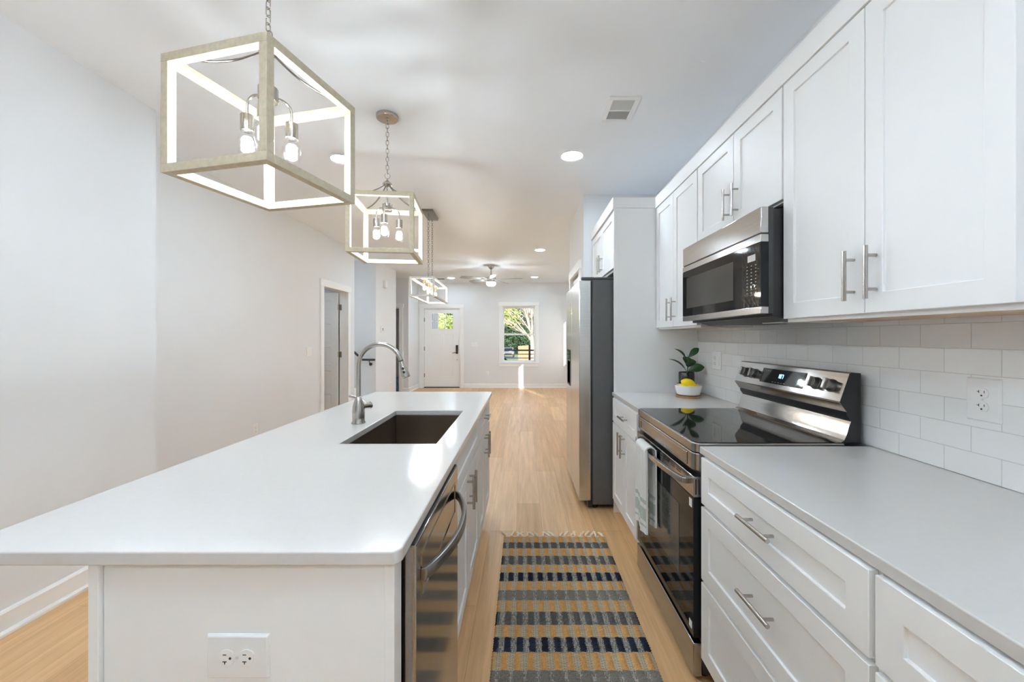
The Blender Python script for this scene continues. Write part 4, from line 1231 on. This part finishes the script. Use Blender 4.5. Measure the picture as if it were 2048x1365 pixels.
# ------------------------------------------------------------------ rug
random.seed(11)
RUX0, RUX1, RUY0, RUY1 = -0.130, 0.540, 1.06, 2.662
t = thing('runner_rug', 'woven tan, navy and slate striped runner on the oak floor', 'rug', ((RUX0 + RUX1) / 2, (RUY0 + RUY1) / 2, 0))
NXr, NYr = 200, 420
seq = ['t', 's', 't', 'd', 't', 'n', 't', 'g', 't', 'd', 't', 'n', 't', 'g', 't', 's', 't', 'd', 't', 'n', 't']
edges = [2.662, 2.581, 2.508, 2.42, 2.331, 2.251, 2.169, 2.092, 2.013, 1.929, 1.842, 1.766, 1.68, 1.589]
while edges[-1] > RUY0 - 0.1: edges.append(edges[-1] - 0.084)
pitch = (RUX1 - RUX0) / 12.45
mb = MB()
mslot = {'t': 1, 's': 2, 'd': 2, 'n': 3, 'g': 4}
def cell(x, y):
    k = 0
    while k < len(edges) - 2 and y < edges[k + 1]: k += 1
    s = seq[k % len(seq)]
    v = (edges[k] - y) / (edges[k] - edges[k + 1])
    ph = 0.20 if s in 'dn' else 0.30
    u = ((x - RUX0) / pitch + ph + 0.06 * math.sin(k * 2.1)) % 1.0
    return k, s, u, v
W = NXr + 1
wob = [0.0025 * math.sin(k * 1.7) + 0.0015 * random.uniform(-1, 1) for k in range(NYr + 1)]
for j in range(NYr + 1):
    y0_ = RUY0 + (RUY1 - RUY0) * j / NYr
    for i in range(NXr + 1):
        x = RUX0 + (RUX1 - RUX0) * i / NXr
        y = y0_
        k, s, u, v = cell(x, y)
        h = 0.0050 + 0.0006 * math.sin(y * 870) * math.cos(x * 700)
        wdt = 0.56 if s in 'dn' else (0.50 if s == 't' else 0.7)
        if u < wdt:
            bu = math.sin(PI * u / wdt); bv = math.sin(PI * min(1, max(0, v))) ** 0.35 if 0 < v < 1 else 0
            amp = {'t': 0.0085, 'd': 0.0095, 'n': 0.0095, 's': 0.005, 'g': 0.005}[s]
            h += amp * bu ** 0.6 * bv * (0.8 + 0.22 * math.sin((v * 4.2 + u * 1.6) * 2 * PI))
            h += random.uniform(-0.0006, 0.0006)
        if j in (0, NYr) or i in (0, NXr): h = 0.0006
        edge = wob[j] if i in (0, NXr) else 0
        mb.v.append((x + edge, y, h))
for j in range(NYr):
    for i in range(NXr):
        x = RUX0 + (RUX1 - RUX0) * (i + 0.5) / NXr; y = RUY0 + (RUY1 - RUY0) * (j + 0.5) / NYr
        k, s, u, v = cell(x, y)
        wdt = 0.56 if s in 'dn' else (0.50 if s == 't' else 0.7)
        jag = 0.05 * math.sin(j * 2.3 + k)
        if u < wdt + jag and u > 0.02 - jag * 0.5:
            m = mslot[s]
        else:
            m = 0 if s == 't' else 5
        if i in (0, 1, NXr - 2, NXr - 1) and s in 'dn': m = 3
        a = j * W + i
        mb.f.append([a, a + 1, a + W + 1, a + W]); mb.mi.append(m)
mb.build('woven_body', [M['weave_warm'], M['yarn_tan'], M['yarn_slate'], M['yarn_navy'], M['yarn_grey'], M['weave_cool']], t, ang=80, recalc=False)
for k in range(19):
    x = RUX0 + 0.018 + k * (RUX1 - RUX0 - 0.036) / 18 + random.uniform(-0.006, 0.006)
    dx = random.uniform(-0.034, 0.034); L = random.uniform(0.040, 0.062)
    path = [(x, RUY1 - 0.004, 0.007), (x + dx * 0.3, RUY1 + L * 0.3, 0.0095), (x + dx * 0.8, RUY1 + L * 0.65, 0.0085), (x + dx * 1.2, RUY1 + L, 0.0070)]
    fr = MB().tube(path, [0.0050, 0.0080, 0.0066, 0.0056], 8)
    for q in (-1, 1):
        fr.tube([path[2], (x + dx * 1.3 + q * 0.007, RUY1 + L + 0.010, 0.0050)], [0.0042, 0.0022], 6)
    fr.build('tassel', M['fringe'], t, label='cream tassel')
MB().tube([(RUX0 + 0.004, RUY1 - 0.001, 0.0045), (RUX1 - 0.004, RUY1 - 0.001, 0.0045)], 0.0032, 8).build('end_cord', M['fringe'], t)

# ------------------------------------------------------------------ hanging lights
def link_chain(mb, p0, p1, length=0.034, w=0.0085, r=0.0021):
    p0, p1 = Vector(p0), Vector(p1)
    d = p1 - p0; L = d.length; d.normalize()
    n = max(1, round(L / (length - 0.007)))
    step = L / n
    a = Vector((1, 0, 0)); b = d.cross(a).normalized(); a = b.cross(d).normalized()
    for k in range(n):
        c = p0 + d * (step * (k + 0.5))
        s = a if k % 2 else b
        h = (step + 0.006) / 2 - w
        path = []
        for q in range(9):
            an = PI * q / 8
            path.append(c + d * (h + w * math.sin(an)) + s * (w * math.cos(an)))
        for q in range(9):
            an = PI + PI * q / 8
            path.append(c + d * (-h + w * math.sin(an)) + s * (w * math.cos(an)))
        mb.tube(path, r, 6, closed=True)
    return mb

def bulb(parent, x, y, z, kind):
    """z = underside of the socket"""
    if kind == 'jar':
        pr = [(0.0175, 0.0), (0.0185, -0.004), (0.0180, -0.010), (0.0250, -0.020), (0.0280, -0.032), (0.0280, -0.066), (0.0245, -0.082), (0.014, -0.0895), (1e-5, -0.0905)]
        core = 0.050; r = 0.0180; m = 'filament'
    else:
        pr = [(0.0125, 0.0), (0.0135, -0.012), (0.022, -0.034), (0.0265, -0.056), (0.0245, -0.074), (0.015, -0.086), (1e-5, -0.0895)]
        core = 0.038; r = 0.0150; m = 'filament_warm'
    b = MB().lathe([(q, z + w) for q, w in pr], (x, y, 0), 24).build('bulb', M['bulbglass'], parent, label='clear glass bulb, lit')
    MB().lathe([(1e-5, z - 0.018), (r * 0.7, z - 0.021), (r, z - 0.03), (r, z - 0.018 - core), (r * 0.6, z - 0.024 - core), (1e-5, z - 0.026 - core)], (x, y, 0), 14).build('filament', M[m], b)

def cage_pendant(label, loc, rz, angles):
    t = thing('cage_pendant_light', label, 'pendant light', loc, 'square cage pendants over the island', local=True, rotz=R(rz))
    s = 0.199; b = 0.027; zt, zb_ = -0.558, -0.928
    MB().lathe([(1e-5, 0), (0.070, 0), (0.070, -0.018), (0.066, -0.023), (0.012, -0.024), (0.010, -0.030), (1e-5, -0.030)], (0, 0, 0), 36).build('canopy', M['nickel'], t)
    link_chain(MB(), (0, 0, -0.028), (0, 0, -0.378)).build('chain', M['nickel'], t)
    ring = [Vector((0.017 * math.cos(2 * PI * k / 20), 0, -0.392 + 0.017 * math.sin(2 * PI * k / 20))) for k in range(20)]
    MB().tube(ring, 0.0024, 8, closed=True).build('ring', M['nickel'], t)
    MB().lathe([(1e-5, -0.408), (0.005, -0.409), (0.006, -0.420), (0.016, -0.428), (0.029, -0.440), (0.030, -0.450), (0.018, -0.456), (1e-5, -0.456)], (0, 0, 0), 24).build('hub', M['nickel'], t)
    for sx in (-1, 1):
        for sy in (-1, 1):
            MB().box(sx * s, sx * (s - b), sy * s, sy * (s - b), zb_ + b, zt - b).build('post', M['cage'], t, bevel=0.0012)
            path = []
            for k in range(17):
                u = k / 16
                rr = 0.016 + (1.414 * (s - b - 0.004) - 0.016) * u
                z = -0.452 - (zt + 0.008 + 0.452) * -1 * (1 - (1 - u) ** 2.1)
                path.append((sx * rr / 1.414, sy * rr / 1.414, z))
            MB().tube(path, 0.0055, 10, flat=0.6).build('curved_arm', M['nickel_dark'], t)
    for nm, z0, z1 in (('top_frame', zt - b, zt), ('bottom_frame', zb_, zb_ + b)):
        MB().box(-s, s, -s, -s + b, z0, z1).box(-s, s, s - b, s, z0, z1).box(-s, -s + b, -s + b, s - b, z0, z1).box(s - b, s, -s + b, s - b, z0, z1).build(nm, M['cage'], t, bevel=0.0012)
    MB().cyl((0, 0, -0.45), (0, 0, -0.578), 0.0055, n=12).build('rod', M['nickel'], t)
    cl = MB().cyl((0, 0, -0.574), (0, 0, -0.620), 0.031, n=32).build('socket_hub', M['nickel'], t, bevel=0.002)
    for an in angles:
        a = R(an); c, q = math.cos(a), math.sin(a)
        ra = 0.078
        path = [(0.028 * c, 0.028 * q, -0.596), (0.045 * c, 0.045 * q, -0.596)]
        for k in range(9):
            w = PI / 2 * k / 8
            path.append(((0.045 + 0.033 * math.sin(w)) * c, (0.045 + 0.033 * math.sin(w)) * q, -0.596 - 0.033 * (1 - math.cos(w))))
        path.append((ra * c, ra * q, -0.666))
        MB().tube(path, 0.0045, 10).build('socket_arm', M['nickel'], t)
        so = MB().cyl((ra * c, ra * q, -0.664), (ra * c, ra * q, -0.721), 0.0205, n=28).build('socket', M['nickel'], t, bevel=0.0015)
        bulb(t, ra * c, ra * q, -0.721, 'jar')
    return t
cage_pendant('large square cage pendant nearest the viewer, top left', (-0.886, 1.388, H), -13.3, (-52, 68, 188))
cage_pendant('square cage pendant with round ceiling canopy, behind the nearest one', (-0.884, 2.597, H), 6.2, (-91, 29, 164))

t = thing('linear_chandelier', 'long rectangular four-bulb lantern hanging on two chains', 'chandelier', (-1.085, 4.66, H), None, local=True, rotz=R(2.5))
MB().box(-0.062, 0.062, -0.18, 0.18, -0.028, 0).build('canopy', M['nickel_dark'], t, bevel=0.002)
hw, hl, b = 0.13, 0.475, 0.020; zt, zb_ = -0.802, -1.0105
for y in (-0.115, 0.115):
    link_chain(MB(), (0, y, -0.028), (0, y, zt + 0.002), 0.034, 0.0085, 0.0019).build('chain', M['nickel_dark'], t)
for sx in (-1, 1):
    for sy in (-1, 1):
        MB().box(sx * hw, sx * (hw - b), sy * hl, sy * (hl - b), zb_ + b, zt - b).build('post', M['chand'], t, bevel=0.001)
for nm, z0, z1 in (('top_frame', zt - b, zt), ('bottom_frame', zb_, zb_ + b)):
    MB().box(-hw, hw, -hl, -hl + b, z0, z1).box(-hw, hw, hl - b, hl, z0, z1).box(-hw, -hw + b, -hl + b, hl - b, z0, z1).box(hw - b, hw, -hl + b, hl - b, z0, z1).build(nm, M['chand'], t, bevel=0.001)
box('centre_bar', M['chand'], t, -0.022, 0.022, -hl + b, hl - b, zt - 0.016, zt, bevel=0.001)
for k in range(4):
    y = -0.33 + 0.22 * k
    MB().cyl((0, y, zt - 0.015), (0, y, zt - 0.062), 0.0175, n=24).build('socket', M['brass'], t, bevel=0.001, label='warm brass socket')
    bulb(t, 0, y, zt - 0.062, 'edison')

# ceiling fan
fx_, fy_ = -0.65, 8.02
t = thing('ceiling_fan', 'five-blade nickel ceiling fan with a lit round dome', 'ceiling fan', (fx_, fy_, H))
MB().lathe([(1e-5, H), (0.066, H), (0.064, H - 0.02), (0.046, H - 0.055), (0.028, H - 0.072), (1e-5, H - 0.074)], (fx_, fy_, 0), 30).build('canopy', M['nickel'], t)
MB().cyl((fx_, fy_, H - 0.07), (fx_, fy_, 2.545), 0.013).build('downrod', M['nickel'], t)
MB().lathe([(1e-5, 2.555), (0.03, 2.55), (0.085, 2.535), (0.10, 2.515), (0.10, 2.485), (0.088, 2.480), (0.088, 2.432), (1e-5, 2.432)], (fx_, fy_, 0), 36).build('motor', M['nickel'], t)
MB().lathe([(0.088, 2.4315), (0.094, 2.420), (0.092, 2.395), (0.075, 2.372), (0.04, 2.358), (1e-5, 2.354)], (fx_, fy_, 0), 36).build('light_dome', M['fanlight'], t, label='glowing white dome')
for k in range(5):
    a = R(-80 + 72 * k)
    d = Vector((math.cos(a), math.sin(a), 0)); s = Vector((-d.y, d.x, 0))
    tilt = R(13)
    s2 = s * math.cos(tilt) + Vector((0, 0, 1)) * math.sin(tilt)
    nn = d.cross(s2)
    c = Vector((fx_, fy_, 2.497))
    pts = [(0.15, -0.042), (0.30, -0.058), (0.60, -0.066), (0.64, -0.056), (0.64, 0.056), (0.60, 0.066), (0.30, 0.058), (0.15, 0.042)]
    vs = [c + d * u + s2 * v + nn * h for h in (-0.003, 0.003) for u, v in pts]
    n = len(pts)
    fs = [tuple(range(n))[::-1], tuple(range(n, 2 * n))] + [(i, (i + 1) % n, n + (i + 1) % n, n + i) for i in range(n)]
    bl = MB().add(vs, fs).build('blade', M['fanblade'], t)
    p = [c + d * u + s2 * v + nn * h for h in (-0.008, -0.003) for u, v in ((0.08, -0.018), (0.21, -0.03), (0.21, 0.03), (0.08, 0.018))]
    MB().add(p, [(0, 3, 2, 1), (4, 5, 6, 7), (0, 1, 5, 4), (1, 2, 6, 5), (2, 3, 7, 6), (3, 0, 4, 7)]).build('blade_bracket', M['nickel'], bl)

# ------------------------------------------------------------------ outdoors, seen through the window and the door lites
def gz(y):                                   # the yard falls away from the house
    return -0.60 if y < 13 else -0.60 - 0.0255 * (y - 13)
mb = MB()
for (y0, y1) in ((-14, 13), (13, 56)):
    mb.add([(-60, y0, gz(y0)), (60, y0, gz(y0)), (60, y1, gz(y1)), (-60, y1, gz(y1))], [(0, 1, 2, 3)])
mb.add([(-60, 74, gz(74)), (60, 74, gz(74)), (60, 160, gz(74)), (-60, 160, gz(74))], [(0, 1, 2, 3)])
struct('ground', mb, M['grass'], weld=True)
struct('road', MB().add([(-60, 56, gz(56)), (60, 56, gz(56)), (60, 74, gz(74)), (-60, 74, gz(74))], [(0, 1, 2, 3)]), M['road'])
struct('porch', MB().box(-3.4, 1.6, YF + 0.16, 12.62, -0.16, -0.02), M['deck'])

t = thing('porch_railing', 'black horizontal-bar porch railing outside the window', 'railing', (0, 12.5, -0.02))
for x in (-1.55, 0.187, 1.5):
    box('post', M['rail'], t, x - 0.028, x + 0.028, 12.47, 12.53, -0.02, 1.09 if x == 0.187 else 0.95)
for k in range(7):
    z = 0.924 - k * 0.122
    h = 0.022 if k == 0 else 0.010
    box('bar', M['rail'], t, -1.55, 1.5, 12.485, 12.515, z - h, z + h)
t = thing('step_rail', 'black sloping handrail at the porch steps, low left in the window', 'railing', (-0.6, 12.9, -0.5))
MB().tube([(-0.80, 12.80, 0.86), (-0.47, 12.95, 0.50), (-0.25, 13.05, 0.26)], 0.030, 8).build('rail', M['rail'], t)
MB().cyl((-0.30, 13.03, -0.62), (-0.30, 13.03, 0.32), 0.024).build('post', M['rail'], t)

def foliage(rng, blobs, n, size):
    mb = MB()
    tot = sum(b[3] * b[4] * b[5] for b in blobs)
    for (cx, cy, cz, rx, ry, rz) in blobs:
        k = max(20, int(n * (rx * ry * rz) / tot))
        for _ in range(k):
            v = Vector((rng.gauss(0, 1), rng.gauss(0, 1), rng.gauss(0, 1))).normalized()
            r = rng.uniform(0.55, 1.03)
            p = Vector((cx + v.x * rx * r, cy + v.y * ry * r, cz + v.z * rz * r))
            q = (v + Vector((rng.uniform(-.8, .8), rng.uniform(-.8, .8), rng.uniform(-.8, .8)))).normalized()
            u = q.cross(Vector((0.3, 0.2, 1))).normalized(); w = q.cross(u)
            s = size * rng.uniform(0.6, 1.3)
            mb.add([p - u * s * 0.5, p + w * s * 0.28, p + u * s * 0.5, p - w * s * 0.28], [(0, 1, 2, 3)])
    return mb
def tree(name, label, base, blobs, n, size, m, trunk_r, trunk_h, bark='bark', seed=1):
    rng = random.Random(seed)
    t = thing(name, label, 'tree', base)
    bx, by, bz = base
    MB().tube([(bx, by, bz), (bx + 0.1, by, bz + trunk_h * 0.5), (bx, by, bz + trunk_h)], [trunk_r, trunk_r * 0.8, trunk_r * 0.5], 10).build('trunk', M[bark], t)
    foliage(rng, [(bx + a, by + b, bz + c, d, e, f) for a, b, c, d, e, f in blobs], n, size).build('foliage', M[m], t, recalc=False, smooth=False, kind='stuff')
tree('evergreen_tree', 'dark dense evergreen behind the car across the road', (-2.6, 84, gz(84)),
     [(0, 0, 4.2, 4.6, 2.5, 4.6), (3.0, 0, 3.4, 2.6, 2, 3.4), (-3.5, 0, 4, 3.5, 2.5, 4), (0, 0, 8.0, 3.6, 2.4, 3.2)], 15000, 0.42, 'leaf_dark', 0.4, 5, seed=2)
tree('broadleaf_tree', 'mid green tree standing behind the wood fence across the road', (3.4, 88, gz(88)),
     [(0, 0, 4.5, 3.4, 2.5, 4.5), (1.5, 0, 8.5, 3.6, 2.5, 4)], 9000, 0.42, 'leaf_mid', 0.4, 5, seed=3)
tree('leafy_tree', 'yellow-green tree at the upper left of the window view', (-3.4, 44, gz(44)),
     [(0.6, 0, 7.2, 2.2, 1.8, 2.4), (2.0, 0, 5.4, 1.3, 1.2, 1.8), (-1.8, 0, 6.8, 2.5, 2, 2.5), (1.6, 0, 9.4, 2.2, 1.8, 1.6)], 6500, 0.24, 'leaf_yellow', 0.22, 6.5, seed=4)
tree('shrub_tree', 'bright yellow-green tree seen through the front door lites', (-6.2, 30, gz(30)),
     [(0, 0, 3.6, 1.9, 1.4, 2.3), (1.2, 0.5, 2.4, 1.2, 1, 1.5), (-1.4, 0, 3.4, 1.5, 1.3, 2)], 6000, 0.19, 'leaf_yellow', 0.14, 3, seed=5)
tree('evergreen_tree', 'dark evergreen behind the bright tree in the door lites', (-10.0, 66, gz(66)),
     [(0, 0, 4, 3.4, 2, 5), (3, 0, 4, 2.8, 2, 4.5)], 7000, 0.36, 'leaf_dark', 0.3, 5, seed=6)
# bare pale tree with many stems
rng = random.Random(9)
bx, by = 0.50, 21.0; bz = gz(21)
t = thing('bare_tree', 'pale bare multi-stemmed tree at the right of the window view', 'tree', (bx, by, bz))
mb = MB()
mb.tube([(bx, by, bz), (bx - 0.02, by, bz + 1.2), (bx - 0.06, by, bz + 2.2)], [0.17, 0.14, 0.12], 12)
mb.tube([(bx + 0.20, by + 0.1, bz), (bx + 0.24, by + 0.1, bz + 1.6), (bx + 0.14, by + 0.1, bz + 3.2), (bx - 0.05, by, bz + 5.2)], [0.10, 0.09, 0.07, 0.04], 10)
mb.build('trunk', M['bark_white'], t)
stems = MB()
for k in range(17):
    st_ = Vector((bx - 0.06 + rng.uniform(-.06, .10), by + rng.uniform(-.1, .1), bz + 1.9 + rng.uniform(0, 0.5)))
    ang = rng.uniform(-1.05, 0.25)
    L = rng.uniform(2.0, 3.4)
    dirv = Vector((math.sin(ang), rng.uniform(-0.3, 0.3), math.cos(ang)))
    p1 = st_ + dirv * L * 0.5 + Vector((0, 0, 0.2)); p2 = st_ + dirv * L
    stems.tube([st_, p1, p2], [0.040, 0.024, 0.008], 7)
    for _ in range(14):
        q = st_.lerp(p2, rng.uniform(0.3, 0.95))
        e = q + Vector((dirv.x + rng.uniform(-.7, .7), rng.uniform(-.5, .5), dirv.z * 0.7 + rng.uniform(-.2, .4))) * rng.uniform(0.4, 0.9)
        stems.tube([q, q.lerp(e, 0.5) + Vector((0, 0, 0.05)), e], [0.010, 0.007, 0.003], 5)
stems.build('branches', M['bark_white'], t, kind='stuff')

# fence, car, house next door
t = thing('wood_fence', 'tan wooden privacy fence beyond the lawn', 'fence', (0.9, 45, gz(45)))
for k in range(22):
    x = -0.60 + k * 0.15
    box('picket', M['fence'], t, x, x + 0.142, 45.0, 45.025, gz(45), 0.36 + 0.02 * math.sin(k * 2.3) + k * 0.01)
box('fence_rail', M['fence'], t, -0.60, 2.68, 45.025, 45.06, -1.2, -1.1)
box('fence_rail', M['fence'], t, -0.60, 2.68, 45.025, 45.06, -0.1, 0.0)

cxx, cyy, czz = -2.45, 66.0, gz(66)
t = thing('parked_car', 'silver car parked across the road, seen low in the window', 'car', (cxx, cyy, czz))
def carx(pts, x0, x1, m, name, bevel=0.06):
    return MB().prism(pts, 'x', x0, x1).build(name, M[m], t, bevel=bevel)
carx([(cyy - 2.1, czz + 0.42), (cyy - 2.15, czz + 0.85), (cyy - 1.1, czz + 1.02), (cyy + 2.1, czz + 1.0), (cyy + 2.2, czz + 0.45)], cxx - 0.9, cxx + 0.9, 'car', 'body')
carx([(cyy - 1.15, czz + 1.0), (cyy - 0.45, czz + 1.58), (cyy + 1.3, czz + 1.60), (cyy + 1.9, czz + 1.0)], cxx - 0.78, cxx + 0.78, 'car', 'cabin')
MB().add([(cxx - 0.70, cyy - 1.10, czz + 1.06), (cxx + 0.70, cyy - 1.10, czz + 1.06), (cxx + 0.62, cyy - 0.52, czz + 1.53), (cxx - 0.62, cyy - 0.52, czz + 1.53),
          (cxx - 0.70, cyy - 1.15, czz + 1.07), (cxx + 0.70, cyy - 1.15, czz + 1.07), (cxx + 0.62, cyy - 0.57, czz + 1.54), (cxx - 0.62, cyy - 0.57, czz + 1.54)],
         [(0, 1, 2, 3), (7, 6, 5, 4), (0, 4, 5, 1), (1, 5, 6, 2), (2, 6, 7, 3), (3, 7, 4, 0)]).build('windshield', M['carglass'], t)
box('grille', M['black'], t, cxx - 0.55, cxx + 0.55, cyy - 2.2, cyy - 2.12, czz + 0.50, czz + 0.74)
for s in (-1, 1):
    box('headlight', M['plastic'], t, cxx + s * 0.58, cxx + s * 0.84, cyy - 2.19, cyy - 2.1, czz + 0.66, czz + 0.80)
    for y in (-1.4, 1.4):
        MB().cyl((cxx + s * 0.70, cyy + y, czz + 0.33), (cxx + s * 0.92, cyy + y, czz + 0.33), 0.33, n=24).build('wheel', M['tyre'], t)

t = thing('neighbour_house', 'grey board-and-batten house wall seen in the left door lites', 'house', (-6.5, 16.0, -0.6))
box('wall', M['siding'], t, -9.0, -4.10, 12.9, 19, -0.62, 3.6)
for k in range(23):
    y = 18.96 - k * 0.265
    box('batten', M['batten'], t, -4.10, -4.06, y - 0.035, y + 0.035, -0.62, 3.6)
MB().prism([(-9.3, 3.6), (-6.55, 4.9), (-3.8, 3.6)], 'y', 12.6, 19.3).build('roof', M['roof'], t)
